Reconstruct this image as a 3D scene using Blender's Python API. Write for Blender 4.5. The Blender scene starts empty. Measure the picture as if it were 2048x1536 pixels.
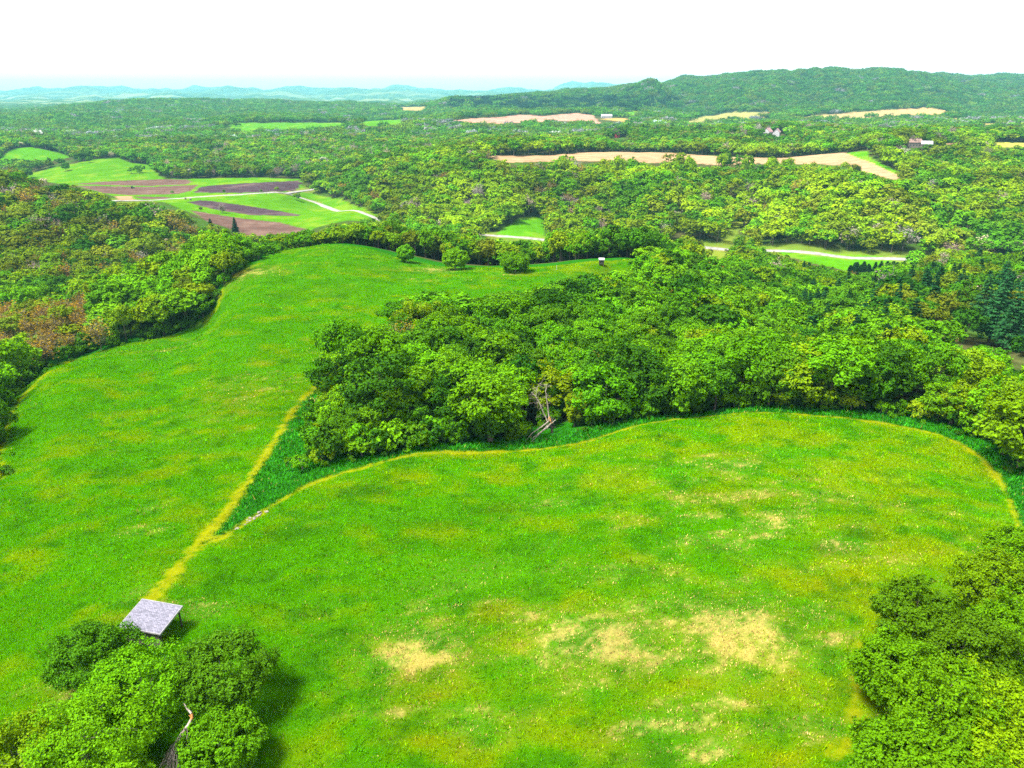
import bpy, bmesh, math, random
import numpy as np

# ------------------------------------------------------------------ camera model
F = 1440.0; CX = 1024.0; CY = 768.0; HCAM = 60.0
PITCH = math.atan((CY - 181.0) / F)
CP, SP = math.cos(PITCH), math.sin(PITCH)
rng = np.random.default_rng(11)
random.seed(11)


def pix_dir(u, v):
    a = (np.asarray(u, float) - CX) / F
    b = (CY - np.asarray(v, float)) / F
    return a, CP + b * SP, -SP + b * CP


def pix_at(u, v, Y):
    a, dy, dz = pix_dir(u, v)
    t = Y / dy
    return a * t, Y + 0 * a, HCAM + dz * t


def project(x, y, z):
    zz = np.asarray(z, float) - HCAM
    d = y * CP - zz * SP
    d = np.where(d < 1.0, 1.0, d)
    return CX + F * x / d, CY - F * (y * SP + zz * CP) / d


# ------------------------------------------------------------------ numpy noise
def _hash(ix, iy, seed):
    h = (ix.astype(np.int64) * 374761393 + iy.astype(np.int64) * 668265263 + seed * 974634777) & 0xFFFFFFFF
    h = ((h ^ (h >> 13)) * 1274126177) & 0xFFFFFFFF
    h = h ^ (h >> 16)
    return (h & 0xFFFFFF) / float(0xFFFFFF)


def vnoise(x, y, seed=0):
    x = np.asarray(x, float); y = np.asarray(y, float)
    ix = np.floor(x); iy = np.floor(y)
    fx = x - ix; fy = y - iy
    fx = fx * fx * (3 - 2 * fx); fy = fy * fy * (3 - 2 * fy)
    a = _hash(ix, iy, seed); b = _hash(ix + 1, iy, seed)
    c = _hash(ix, iy + 1, seed); d = _hash(ix + 1, iy + 1, seed)
    return (a * (1 - fx) + b * fx) * (1 - fy) + (c * (1 - fx) + d * fx) * fy


def fbm(x, y, seed=0, octv=4):
    s = 0; amp = 0.5; tot = 0
    for k in range(octv):
        s = s + amp * vnoise(x * 2 ** k + 17.3 * k, y * 2 ** k - 9.1 * k, seed + k)
        tot += amp; amp *= 0.5
    return s / tot


# ------------------------------------------------------------------ terrain: thin plate spline through surveyed points
CTRL = []          # (x, y, z)


def g(u, v, Y, h=0.0):
    x, y, z = pix_at(u, v, Y)
    CTRL.append((float(x), float(y), float(z) - h))


def gz(u, v, z, h=0.0):
    """ground seen at this pixel with known height z"""
    a, dy, dz = pix_dir(u, v)
    t = (z - HCAM) / dz
    CTRL.append((float(a * t), float(dy * t), float(z) - h))


T = 13.0
# near meadows
for u, v, z in [(1024, 1536, 0), (1024, 1250, .3), (1024, 1050, 0), (500, 1400, -.6), (340, 1240, -.4), (0, 1536, -3), (60, 1250, -3.5),
                (20, 1000, -6), (15, 860, -8), (100, 740, -8), (250, 700, -8), (430, 620, -5.5), (440, 562, -4), (520, 512, -1), (650, 489, .6),
                (800, 520, -2.6), (1000, 538, -2.2), (1200, 534, -1.6), (1265, 529, -1.5), (640, 760, -3), (800, 670, -3.6), (700, 600, -2),
                (850, 570, -2), (1020, 560, -2.2), (600, 900, -2.5), (330, 1150, -.5), (300, 900, -5), (450, 1000, -2.5), (250, 800, -6.3),
                (450, 720, -3.8), (620, 985, -1.6), (850, 905, -1.8), (1130, 895, -1.6), (1300, 850, -1.2), (1500, 827, -1.2), (1700, 840, -1.8),
                (1880, 870, -2.2), (2000, 960, -2), (2040, 1060, -1.5), (1500, 1000, .6), (1500, 1250, .6), (1800, 1000, 0), (1900, 1300, -1),
                (1750, 1480, -.5), (2048, 1400, -2), (550, 540, -.4), (900, 1000, -.6), (560, 620, -2.3)]:
    gz(u, v, z)
# central wood (canopy -> ground)
for u, v, Y in [(860, 620, 178), (900, 700, 158), (1100, 620, 182), (1100, 720, 158), (1250, 520, 262), (1400, 600, 205), (1400, 700, 160),
                (1600, 660, 196), (1600, 600, 260), (1600, 550, 330), (1400, 500, 330), (1400, 545, 262), (1700, 560, 325), (1650, 690, 152),
                (1850, 690, 152), (1250, 600, 205)]:
    g(u, v, Y, T)
# right ravine, pine slope
for u, v, z in [(1880, 650, -22), (1990, 700, -19), (2048, 560, -36), (1900, 560, -38), (1800, 600, -32), (2048, 640, -24)]:
    gz(u, v, z)
# left strip, gully, left spur
for u, v, Y in [(420, 600, 226), (350, 590, 240), (300, 570, 258), (150, 650, 214), (50, 600, 250), (20, 700, 196), (250, 535, 300),
                (400, 492, 312), (500, 462, 325), (0, 355, 600), (200, 385, 600), (400, 432, 575), (480, 462, 560), (200, 452, 480), (200, 530, 395),
                (30, 540, 385), (0, 450, 480), (300, 480, 460)]:
    g(u, v, Y, T)
CTRL.append((-165, 362, -42)); CTRL.append((-210, 335, -42)); CTRL.append((-118, 405, -46)); CTRL.append((-60, 410, -45))
# treeline behind the hump
for u, v, Y in [(620, 455, 335), (700, 444, 340), (800, 452, 335), (1000, 474, 310), (1200, 470, 312), (1300, 478, 318)]:
    g(u, v, Y, T)
CTRL.append((0, 430, -40)); CTRL.append((-60, 460, -47)); CTRL.append((60, 420, -38)); CTRL.append((120, 430, -44))
# valley floor and road
for u, v in [(700, 425), (740, 436), (600, 462), (480, 410), (300, 398), (150, 370), (600, 362), (400, 362), (560, 385), (860, 452), (960, 470),
             (1100, 481), (1250, 489), (1400, 494), (1540, 500), (1650, 511), (1850, 524), (2010, 528), (1650, 522), (1800, 540)]:
    gz(u, v, -50)
# left pastures and woods behind the valley
g(80, 298, 1330); g(60, 320, 1240); g(200, 325, 1130); g(250, 350, 1030); g(0, 340, 1100, T); g(130, 300, 1350, T)
for u, v, Y in [(400, 320, 1150), (400, 300, 1300), (560, 320, 1150), (200, 290, 1450), (0, 270, 1600), (400, 262, 1700), (100, 248, 2100), (700, 300, 1250),
                (250, 235, 2500), (700, 240, 2400), (850, 260, 1700), (480, 215, 3300), (300, 204, 3700), (200, 208, 3500), (60, 218, 4200),
                (520, 205, 3900), (640, 207, 4000), (720, 208, 4000), (830, 210, 4000)]:
    g(u, v, Y, 15)
g(530, 249, 2050); g(760, 245, 2100); g(820, 217, 3400)
# right hillside, plough field on its top
for u, v, Y in [(800, 425, 700), (700, 395, 800), (640, 390, 860), (620, 360, 940), (800, 370, 780), (800, 325, 880), (720, 340, 900), (900, 320, 830), (1100, 335, 770),
                (1100, 375, 690), (1100, 420, 635), (950, 420, 665), (950, 370, 730), (1300, 340, 770), (1300, 400, 640), (1300, 440, 590), (1500, 400, 620),
                (1500, 345, 730), (1640, 335, 760), (1700, 400, 590), (1700, 350, 700), (1900, 400, 570), (1900, 450, 545), (1900, 345, 700), (2040, 400, 570),
                (2000, 300, 930), (1850, 320, 800), (2040, 330, 770)]:
    g(u, v, Y, T)
for u, v, Y in [(1060, 452, 618), (1500, 480, 568), (1700, 480, 560), (1900, 490, 540), (1000, 313, 870), (1160, 307, 920), (1250, 305, 930), (1250, 318, 850),
                (1400, 312, 920), (1450, 318, 860), (1640, 311, 900), (1690, 308, 900), (1740, 327, 800), (1795, 351, 705), (1470, 455, 600)]:
    g(u, v, Y)
# middle distance
for u, v, Y in [(1000, 285, 1250), (1240, 290, 1150), (1400, 285, 1080), (1600, 290, 1050), (900, 295, 1150), (1000, 264, 1550), (1300, 255, 1600), (1150, 256, 1700),
                (1500, 255, 1500), (1700, 260, 1400), (1850, 265, 1250), (2000, 262, 1300), (1700, 243, 1900), (1500, 245, 2000), (1950, 255, 1500)]:
    g(u, v, Y, T)
for u, v, Y in [(1240, 281, 1300), (1545, 273, 1180), (1840, 299, 860), (2000, 291, 1000), (1050, 233, 2150), (1050, 245, 1950), (930, 240, 2050), (1170, 230, 2200), (1150, 240, 2000),
                (1213, 235, 2150), (1450, 234, 2350), (1380, 243, 2100), (1540, 230, 2400), (1640, 234, 2200), (1800, 222, 2500), (1890, 222, 2450), (1930, 238, 2150), (1985, 249, 1800),
                (1265, 222, 2600)]:
    g(u, v, Y)
# great ridge
for u, v, Y in [(860, 200, 3200), (860, 222, 2700), (950, 192, 3300), (1000, 205, 3000), (1050, 190, 3350), (1150, 184, 3350), (1150, 212, 2800), (1230, 180, 3300), (1262, 168, 3200),
                (1292, 161, 3150), (1322, 168, 3200), (1350, 174, 3250), (1300, 200, 2900), (1400, 172, 3250), (1450, 163, 3300), (1500, 155, 3350), (1600, 146, 3400), (1700, 143, 3450),
                (1800, 145, 3400), (1860, 150, 3300), (1600, 200, 2750), (1700, 180, 3000), (1850, 190, 2850), (1930, 190, 3000), (1960, 160, 3900), (2048, 175, 3200),
                (1900, 150, 4600), (2000, 148, 4700), (2048, 150, 4700), (2048, 225, 2300), (1960, 215, 2600), (1400, 215, 2700)]:
    g(u, v, Y, 24)
# beyond the ridge the land falls away to the plain, then the far blue hills
for A in (-1.2, -.8, -.6, -.4, -.2, 0., .15, .3, .45, .6, .8, 1.2):
    CTRL.append((A * 7080, 7000, -40.)); CTRL.append((A * 10080, 10000, -45.))
for u, v in [(-150, 178), (0, 179), (60, 180), (100, 176), (200, 173), (300, 173), (380, 176), (450, 176), (520, 183), (600, 179), (700, 177), (780, 177), (830, 177), (870, 183),
             (950, 186), (1000, 183), (1060, 177), (1150, 173), (1200, 172), (1300, 175), (1400, 174), (1600, 178), (1900, 180), (2200, 180)]:
    g(u, v, 16000)
for A in (-1.2, -.6, 0., .6, 1.2):
    CTRL.append((A * 23080, 23000, -60.))
for A in (-1.2, 1.2):
    for y, z in [(20, -6), (90, -10), (180, -20), (350, -40), (700, -35), (1300, -30), (2500, 0), (4000, 20)]:
        CTRL.append((A * (y + 80), y, z))
for A, y, z in [(-.9, 90, -12), (-.9, 200, -24), (-.95, 500, -30), (-.95, 900, -35), (.95, 90, -4), (.95, 180, -18), (.95, 350, -34), (.9, 600, -35), (.9, 900, -15),
                (0, -45, -2), (-1, -45, -4), (1, -45, -4), (0, 10, -.5), (-.6, 10, -3), (.6, 10, -2)]:
    CTRL.append((A * (y + 80), y, z))
CTRL = np.array(CTRL)


def _q(x, y):
    return np.stack([x / (y + 80.0) * 1.25, np.log(y + 80.0) * 0.62], -1)


QC = _q(CTRL[:, 0], CTRL[:, 1])


def _phi(d2):
    return 0.5 * d2 * np.log(d2 + 1e-12)


_n = len(QC)
# heights are fitted as angles seen from afar (z / distance) so that near and far points weigh alike
_sc = 1.0 / (CTRL[:, 1] + 80.0)
_K = _phi(((QC[:, None] - QC[None]) ** 2).sum(-1)) + np.eye(_n) * 2.5e-4
_P = np.concatenate([np.ones((_n, 1)), QC], 1)
_A = np.zeros((_n + 3, _n + 3)); _A[:_n, :_n] = _K; _A[:_n, _n:] = _P; _A[_n:, :_n] = _P.T
_W = np.linalg.solve(_A, np.concatenate([CTRL[:, 2] * _sc, np.zeros(3)]))


BUMPS = []
for u, v, Y, br, bh in [(1290, 165, 3150, 75, 15), (1262, 172, 3180, 60, 5), (1325, 172, 3180, 60, 5), (950, 365, 740, 70, 7), (1300, 380, 670, 65, 13), (1700, 400, 600, 70, 11), (1120, 395, 680, 42, -12), (1490, 405, 640, 40, -14), (1880, 400, 600, 40, -10), (800, 375, 780, 50, 5), (200, 420, 520, 60, 6), (330, 450, 480, 40, -6), (60, 430, 520, 45, -5), (1650, 262, 1380, 120, 8), (1300, 275, 1250, 120, 9), (900, 285, 1250, 110, 9), (600, 300, 1350, 140, 10), (300, 290, 1450, 140, 12), (750, 265, 1750, 160, 14), (450, 275, 1700, 140, -10), (1120, 265, 1500, 120, -8), (330, 214, 3600, 330, 16), (640, 210, 3800, 260, 10), (120, 238, 2500, 220, 14), (420, 232, 2600, 200, -12), (560, 232, 2500, 200, 12), (850, 222, 2900, 150, -8), (60, 275, 1600, 120, 10), (180, 285, 1500, 80, -8), (980, 215, 2800, 120, 10), (1500, 190, 2900, 130, 14), (1640, 190, 2900, 90, -14), (1760, 185, 2950, 120, 12), (1880, 185, 2950, 80, -12), (1380, 195, 2900, 80, -12), (1345, 178, 3230, 60, -10), (1885, 160, 3450, 110, -16), (1538, 158, 3330, 60, -9), (1640, 150, 3400, 60, 7), (1790, 146, 3420, 70, 7), (900, 192, 3300, 90, 16), (1450, 163, 3300, 110, 10), (1690, 143, 3450, 160, 8), (1580, 150, 3300, 120, 8)]:
    _x, _y, _z = pix_at(u, v, Y)
    BUMPS.append((float(_x), float(_y), br, bh))


def _rough(x, y):
    q = _q(x, y)
    w = np.clip((y - 900) / 1500, 0, 1)
    far = np.clip((y - 5000) / 5000, 0, 1)
    w = w * (1 + .7 * np.clip((y - 2350) / 300, 0, 1) * np.clip((x - 100) / 300, 0, 1))
    n = (fbm(q[..., 0] * 22, q[..., 1] * 14, 5, 4) - .5) * (y + 80) * (.009 * w + .007 * far)
    for bx_, by_, br_, bh_ in BUMPS:
        n = n + bh_ * np.exp(-((x - bx_) ** 2 + ((y - by_) * .7) ** 2) / br_ ** 2)
    near = (fbm(x / 14., y / 14., 3, 3) - .5) * .9 * (1 - w)
    return n + near


def terrain(x, y):
    x = np.asarray(x, float); y = np.asarray(y, float)
    sh = x.shape
    q = _q(x.ravel(), y.ravel())
    out = np.empty(len(q))
    for i in range(0, len(q), 20000):
        qq = q[i:i + 20000]
        d2 = ((qq[:, None, 0] - QC[None, :, 0]) ** 2 + (qq[:, None, 1] - QC[None, :, 1]) ** 2)
        out[i:i + 20000] = _phi(d2) @ _W[:_n] + _W[_n] + qq @ _W[_n + 1:]
    return (out * (y.ravel() + 80.0)).reshape(sh) + _rough(x, y)


def tz(x, y):
    return float(terrain(np.array([x]), np.array([y]))[0])


YS = np.exp(np.linspace(math.log(38.), math.log(6000.), 700))


def ground_at(u, v, h=0.0, ymin=38., ymax=6000.):
    """first terrain point (raised by h) on the sight line of each pixel"""
    u = np.atleast_1d(np.asarray(u, float)); v = np.atleast_1d(np.asarray(v, float))
    res = []
    for uu, vv in zip(u, v):
        ys = YS[(YS >= ymin) & (YS <= ymax)]
        a, dy, dz = pix_dir(uu, vv)
        t = ys / dy
        x = a * t; z = HCAM + dz * t
        dd = z - terrain(x, ys) - h
        k = np.where(dd < 0)[0]
        i = k[0] if len(k) else len(ys) - 1
        if i > 0 and len(k):
            w = dd[i - 1] / (dd[i - 1] - dd[i]); yy = ys[i - 1] + (ys[i] - ys[i - 1]) * w
        else:
            yy = ys[i]
        res.append((float(a * yy / dy), float(yy)))
    return np.array(res)


def inside(poly, x, y):
    x = np.asarray(x, float); y = np.asarray(y, float)
    c = np.zeros(x.shape, bool)
    n = len(poly); j = n - 1
    for i in range(n):
        xi, yi = poly[i]; xj, yj = poly[j]
        if yi != yj:
            m = ((yi > y) != (yj > y)) & (x < (xj - xi) * (y - yi) / (yj - yi) + xi)
            c ^= m
        j = i
    return c


def dist_line(pts, x, y):
    x = np.asarray(x, float); y = np.asarray(y, float)
    best = np.full(x.shape, 1e9)
    for (x0, y0), (x1, y1) in zip(pts[:-1], pts[1:]):
        dx, dy = x1 - x0, y1 - y0
        L = dx * dx + dy * dy + 1e-9
        t = np.clip(((x - x0) * dx + (y - y0) * dy) / L, 0, 1)
        best = np.minimum(best, np.hypot(x - x0 - t * dx, y - y0 - t * dy))
    return best


def smooth(pts, it=2):
    pts = [tuple(p) for p in pts]
    for _ in range(it):
        o = [pts[0]]
        for a, b in zip(pts[:-1], pts[1:]):
            o.append((a[0] * .75 + b[0] * .25, a[1] * .75 + b[1] * .25))
            o.append((a[0] * .25 + b[0] * .75, a[1] * .25 + b[1] * .75))
        o.append(pts[-1]); pts = o
    return pts


def G(pix, **k):
    pix = np.array(pix, float)
    return [tuple(p) for p in ground_at(pix[:, 0], pix[:, 1], **k)]


# ------------------------------------------------------------------ outlines on the ground
LEFT_EDGE = G([(-20, 960), (-5, 850), (40, 782), (90, 735), (200, 702), (330, 673), (400, 640), (432, 612), (437, 590), (460, 556), (510, 526), (560, 502), (600, 492)])
CREST = [tuple(pix_at(u, v, Y)[:2]) for u, v, Y in [(660, 488, 298), (720, 492, 300), (770, 508, 296), (820, 520, 290), (880, 531, 281), (960, 537, 276), (1050, 539, 272), (1130, 537, 274), (1200, 532, 278), (1270, 527, 282)]]
WOOD_BACK = G([(1290, 575), (1200, 600), (1120, 615), (1040, 628), (950, 632), (872, 640), (812, 668), (790, 690), (720, 722), (672, 762), (640, 815), (606, 880), (602, 915)])
WOOD_FRONT = G([(602, 915), (640, 930), (700, 921), (800, 906), (880, 888), (980, 888), (1110, 868), (1200, 852), (1330, 832), (1450, 818), (1600, 815), (1800, 832), (1900, 850), (1960, 880), (2020, 920), (2070, 980), (2100, 1060)])
MEADOW = LEFT_EDGE + CREST + WOOD_BACK + WOOD_FRONT[1:] + [(75, 82), (78, 60), (80, -50), (-130, -50), (-125, 60)]
WOOD = WOOD_FRONT[::-1] + WOOD_BACK[::-1]
EDGE2 = G([(400, 1092), (450, 1072), (500, 1040), (560, 1002), (620, 968), (720, 936), (850, 905), (1000, 900), (1130, 895), (1230, 864), (1320, 843), (1420, 831), (1500, 826), (1600, 828), (1750, 843), (1880, 869), (1950, 903), (2000, 958), (2028, 1020), (2048, 1085)])
TRACK1 = G([(300, 1195), (335, 1160), (395, 1092), (470, 1000), (540, 900), (582, 822), (640, 765)])
LUSH = [TRACK1[2]] + EDGE2[1:] + [WOOD_FRONT[-1]] + WOOD_FRONT[::-1] + WOOD_BACK[::-1][1:3] + [TRACK1[6], TRACK1[5], TRACK1[4], TRACK1[3]]
TRACK1S, EDGE2S = smooth(TRACK1), smooth(EDGE2)
LEFT_TRACK = smooth(G([(-10, 960), (8, 850), (50, 785), (100, 742), (140, 722)]))
NOTCH_TRACK = smooth(G([(415, 640), (440, 610), (442, 575), (470, 552), (520, 527)]))
LOW_TRACK = smooth(G([(1725, 1290), (1722, 1340), (1712, 1400), (1706, 1450), (1680, 1520)]))
CROSS = smooth(G([(345, 1150), (480, 1190), (620, 1235)]))


def spot_list(rows):
    out = []
    for u, v, ru, rv, s in rows:
        p = G([(u, v), (u + ru, v), (u, v + rv), (u, v - rv)])
        out.append((p[0][0], p[0][1], abs(p[1][0] - p[0][0]) + .3, abs(p[3][1] - p[2][1]) / 2 + .3, s))
    return out


TAN = spot_list([(838, 1300, 62, 34, .95), (890, 1350, 80, 60, .55), (1190, 1284, 85, 36, .95), (1470, 1272, 78, 40, 1.05), (1160, 1360, 70, 60, .6), (1420, 1360, 150, 70, .5),
                 (1550, 1400, 110, 90, .45), (950, 1212, 110, 20, .6), (1060, 1180, 150, 18, .5), (1510, 936, 90, 14, .5), (1380, 915, 90, 12, .35), (1660, 1060, 150, 34, .5), (1550, 1110, 100, 30, .45),
                 (1400, 1150, 120, 26, .4), (1150, 1495, 60, 50, .5), (1110, 1010, 80, 22, .3), (1150, 1050, 70, 15, .3), (485, 546, 44, 7, .8), (335, 702, 26, 6, .55), (865, 540, 34, 3, .75), (1020, 549, 22, 2.5, .6),
                 (740, 533, 18, 3, .5), (270, 1050, 22, 26, .4), (300, 1085, 20, 20, .4), (90, 1395, 60, 50, .4), (360, 1205, 70, 22, .55), (445, 770, 22, 9, .4), (250, 895, 26, 8, .3), (850, 560, 60, 4, .35),
                 (1150, 560, 40, 3, .3), (290, 1195, 50, 24, .5), (1690, 1490, 30, 50, .35), (1300, 1210, 330, 100, .42), (1350, 1420, 300, 110, .50), (1620, 1060, 250, 60, .52), (960, 1250, 220, 60, .40), (560, 770, 110, 60, .34), (1450, 980, 250, 60, .38), (1250, 1310, 300, 60, .46), (860, 1380, 140, 110, .50), (1600, 1300, 140, 120, .48), (1600, 970, 160, 16, .3), (1750, 1020, 120, 14, .35)])
YEL = spot_list([(500, 795, 90, 36, .7), (440, 860, 60, 30, .35), (560, 720, 60, 20, .25), (700, 975, 70, 12, .5), (1640, 1160, 110, 60, .6), (1700, 1010, 170, 30, .5), (1620, 1290, 90, 80, .6), (1800, 990, 120, 30, .3),
                 (1540, 1450, 120, 90, .5), (1690, 1400, 60, 130, .55), (90, 1380, 60, 60, .6), (1000, 1420, 200, 90, .3), (640, 590, 80, 12, .25), (760, 545, 60, 8, .25), (330, 1130, 50, 30, .5),
                 (1420, 1240, 200, 60, .3), (1250, 1180, 200, 40, .25), (480, 550, 50, 10, .5)])
DARK = spot_list([(745, 983, 36, 7, .7), (590, 1065, 60, 12, .6), (640, 1035, 40, 7, .4), (1720, 1068, 34, 12, .8), (1660, 1095, 40, 12, .7), (850, 1045, 120, 12, .35), (820, 1090, 100, 12, .3), (1180, 1000, 60, 8, .3), (980, 1020, 80, 10, .4), (1030, 1095, 60, 9, .3)])

# far clearings: outline in survey pixels, distance range, ground colour
PINK = (.33, .175, .125); SAND = (.30, .19, .105); DIRT = (.105, .062, .050); PURP = (.052, .033, .042); PAST = (.060, .175, .003); LAWN = (.055, .185, .002)
CLEAR = [
    ('pasture', [(60, 345), (190, 318), (240, 316), (262, 325), (300, 330), (320, 352), (330, 358), (520, 355), (600, 358), (612, 385), (680, 398), (760, 430), (745, 442), (690, 442), (640, 452), (600, 468), (500, 470), (440, 452), (380, 425), (330, 405), (225, 392), (150, 372), (40, 356)], 600, 1500, PAST),
    ('pasture', [(0, 312), (30, 297), (60, 294), (110, 303), (145, 314), (100, 322), (40, 322), (0, 326)], 900, 1800, LAWN),
    ('ploughed_field', [(145, 368), (230, 362), (330, 358), (375, 359), (384, 364), (372, 369), (300, 372), (250, 371)], 600, 1300, DIRT),
    ('ploughed_field', [(150, 371), (300, 374), (395, 370), (384, 381), (356, 388), (250, 390), (205, 386)], 600, 1300, DIRT),
    ('ploughed_field', [(388, 385), (400, 374), (430, 370), (596, 361), (604, 366), (590, 382), (480, 386)], 600, 1300, PURP),
    ('ploughed_field', [(230, 392), (262, 392), (272, 402), (240, 403)], 600, 1300, SAND),
    ('ploughed_field', [(268, 393), (345, 394), (330, 398), (285, 398)], 600, 1300, DIRT),
    ('ploughed_field', [(372, 404), (400, 401), (425, 402), (510, 414), (600, 429), (596, 432), (500, 430), (440, 421), (400, 412)], 560, 1200, PURP),
    ('ploughed_field', [(378, 420), (430, 429), (480, 436), (560, 445), (612, 458), (600, 470), (500, 472), (420, 445)], 560, 1200, DIRT),
    ('pasture', [(985, 474), (1015, 452), (1040, 436), (1062, 433), (1088, 436), (1090, 460), (1084, 482)], 520, 720, LAWN),
    ('pasture', [(1390, 520), (1440, 485), (1470, 440), (1510, 425), (1480, 460), (1460, 490), (1450, 520)], 500, 700, (.1, .15, .015)),
    ('pasture', [(1520, 494), (1650, 505), (1850, 518), (1850, 527), (1770, 525), (1752, 540), (1690, 541), (1640, 531), (1560, 509)], 430, 640, LAWN),
    ('ploughed_field', [(965, 311), (1100, 311), (1160, 305), (1250, 303), (1330, 305), (1450, 314), (1560, 316), (1640, 309), (1690, 305), (1740, 323), (1808, 350), (1790, 360), (1740, 350), (1690, 332), (1640, 328), (1570, 328), (1480, 328), (1440, 330), (1370, 326), (1280, 326), (1160, 322), (1010, 325)], 640, 1060, SAND),
    ('pasture', [(1690, 306), (1735, 302), (1742, 316), (1800, 345), (1790, 348), (1740, 324)], 640, 1060, LAWN),
    ('pasture', [(455, 250), (480, 246), (600, 245), (720, 246), (640, 256), (520, 262), (470, 262)], 1500, 2700, LAWN),
    ('pasture', [(715, 246), (740, 240), (790, 236), (806, 238), (806, 250), (740, 253)], 1500, 2700, LAWN),
    ('pasture', [(785, 214), (850, 213), (850, 222), (790, 220)], 2600, 4200, (.27, .2, .08)),
    ('ploughed_field', [(903, 240), (960, 236), (1000, 234), (1040, 229), (1090, 232), (1150, 226), (1185, 230), (1195, 240), (1200, 247), (1150, 242), (1060, 244), (1000, 248), (925, 245)], 1600, 2700, PINK),
    ('pasture', [(1195, 238), (1240, 236), (1262, 238), (1258, 246), (1230, 242)], 1600, 2700, (.3, .2, .06)),
    ('pasture', [(1238, 224), (1285, 222), (1282, 229), (1250, 231)], 2200, 3400, LAWN),
    ('pasture', [(1360, 248), (1400, 234), (1470, 224), (1540, 224), (1552, 232), (1500, 240), (1440, 238), (1390, 246)], 1700, 3000, (.2, .19, .06)),
    ('pasture', [(1598, 234), (1690, 226), (1790, 218), (1820, 226), (1800, 236), (1750, 234), (1680, 240), (1620, 238)], 1700, 3000, (.26, .19, .085)),
    ('ploughed_field', [(1790, 218), (1860, 216), (1900, 222), (1890, 230), (1830, 232), (1812, 226)], 1700, 3000, (.33, .2, .085)),
    ('pasture', [(1905, 236), (1950, 236), (1965, 240), (1950, 242), (1910, 240)], 1500, 2700, (.3, .2, .08)),
    ('pasture', [(1955, 246), (2000, 247), (2005, 252), (1965, 255)], 1300, 2500, (.22, .19, .06)),
    ('dirt_track', [(1858, 636), (1876, 634), (1900, 655), (1922, 682), (1906, 684), (1880, 660)], 200, 340, (.2, .14, .04)),
    ('pasture', [(1865, 286), (1930, 284), (1930, 288), (1880, 292)], 700, 1600, SAND),
    ('pasture', [(1990, 284), (2060, 286), (2060, 296), (2000, 294)], 700, 1600, (.3, .3, .05)),
]
ROAD_PIX = [(200, 404), (290, 399), (400, 393), (500, 389), (570, 387), (600, 394), (650, 407), (700, 421), (740, 433), (850, 455), (960, 469), (1030, 475), (1100, 481), (1250, 489), (1400, 494), (1530, 500), (1650, 510), (1750, 516), (1845, 522), (1950, 527), (2060, 531), (2200, 536)]
_rp = [tuple(q) for q in ground_at([a for a, b in ROAD_PIX], [b for a, b in ROAD_PIX], ymin=470)]
ROAD = smooth(_rp, 3)


def VG(u, v):
    return tuple(float(q) for q in ground_at(u, v, ymin=470)[0])


BRANCH = smooth([VG(571, 387.2), VG(584, 384.5), VG(602, 381.5), VG(630, 377)], 2)
CLEAR_VISIBLE = [(n, p, y0, y1) for n, p, y0, y1, c in CLEAR]
ROADVIS = [[(560, 382), (600, 388), (650, 400), (745, 428), (742, 440), (690, 426), (640, 412), (590, 398)], [(955, 464), (1030, 470), (1105, 476), (1105, 486), (1030, 481), (955, 474)],
           [(1525, 494), (1650, 503), (1850, 517), (1850, 529), (1650, 516), (1525, 505)], [(1990, 523), (2048, 526), (2048, 534), (1990, 532)], [(255, 400), (570, 382), (600, 380), (600, 392), (400, 398), (255, 405)]]


BUILD_PIX = [[(1200, 226), (1232, 226), (1232, 240), (1200, 240)], [(1228, 270), (1256, 270), (1256, 279), (1228, 279)], [(1526, 258), (1566, 258), (1566, 271), (1526, 271)], [(1818, 286), (1862, 286), (1862, 296), (1818, 296)], [(1530, 216), (1550, 216), (1550, 223), (1530, 223)]]
BUILD_Y = [2150, 1290, 1180, 865, 2480]


def clear_id(x, y, z):
    """index of the clearing a ground point lies in, or -1"""
    u, v = project(x, y, z)
    wob = 1.0
    u = u + (fbm(x / 30, y / 30, 41, 2) - .5) * 4 * wob; v = v + (fbm(x / 30, y / 30, 42, 2) - .5) * .8 * wob
    out = np.full(np.shape(x), -1)
    for k, (n, p, y0, y1, c) in enumerate(CLEAR):
        m = inside(p, u, v) & (y > y0) & (y < y1)
        out[m] = k
    return out


GRASS = np.array((.058, .232, .0010)); GRASS2 = np.array((.135, .250, .0010)); LUSHC = np.array((.022, .165, .006)); STRAW = np.array((.40, .28, .095)); FLOWER = np.array((.21, .215, .002))
MOWN = np.array((.19, .19, .003)); FLOOR = np.array((.050, .052, .018)); DARKG = np.array((.022, .105, .003))


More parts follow.
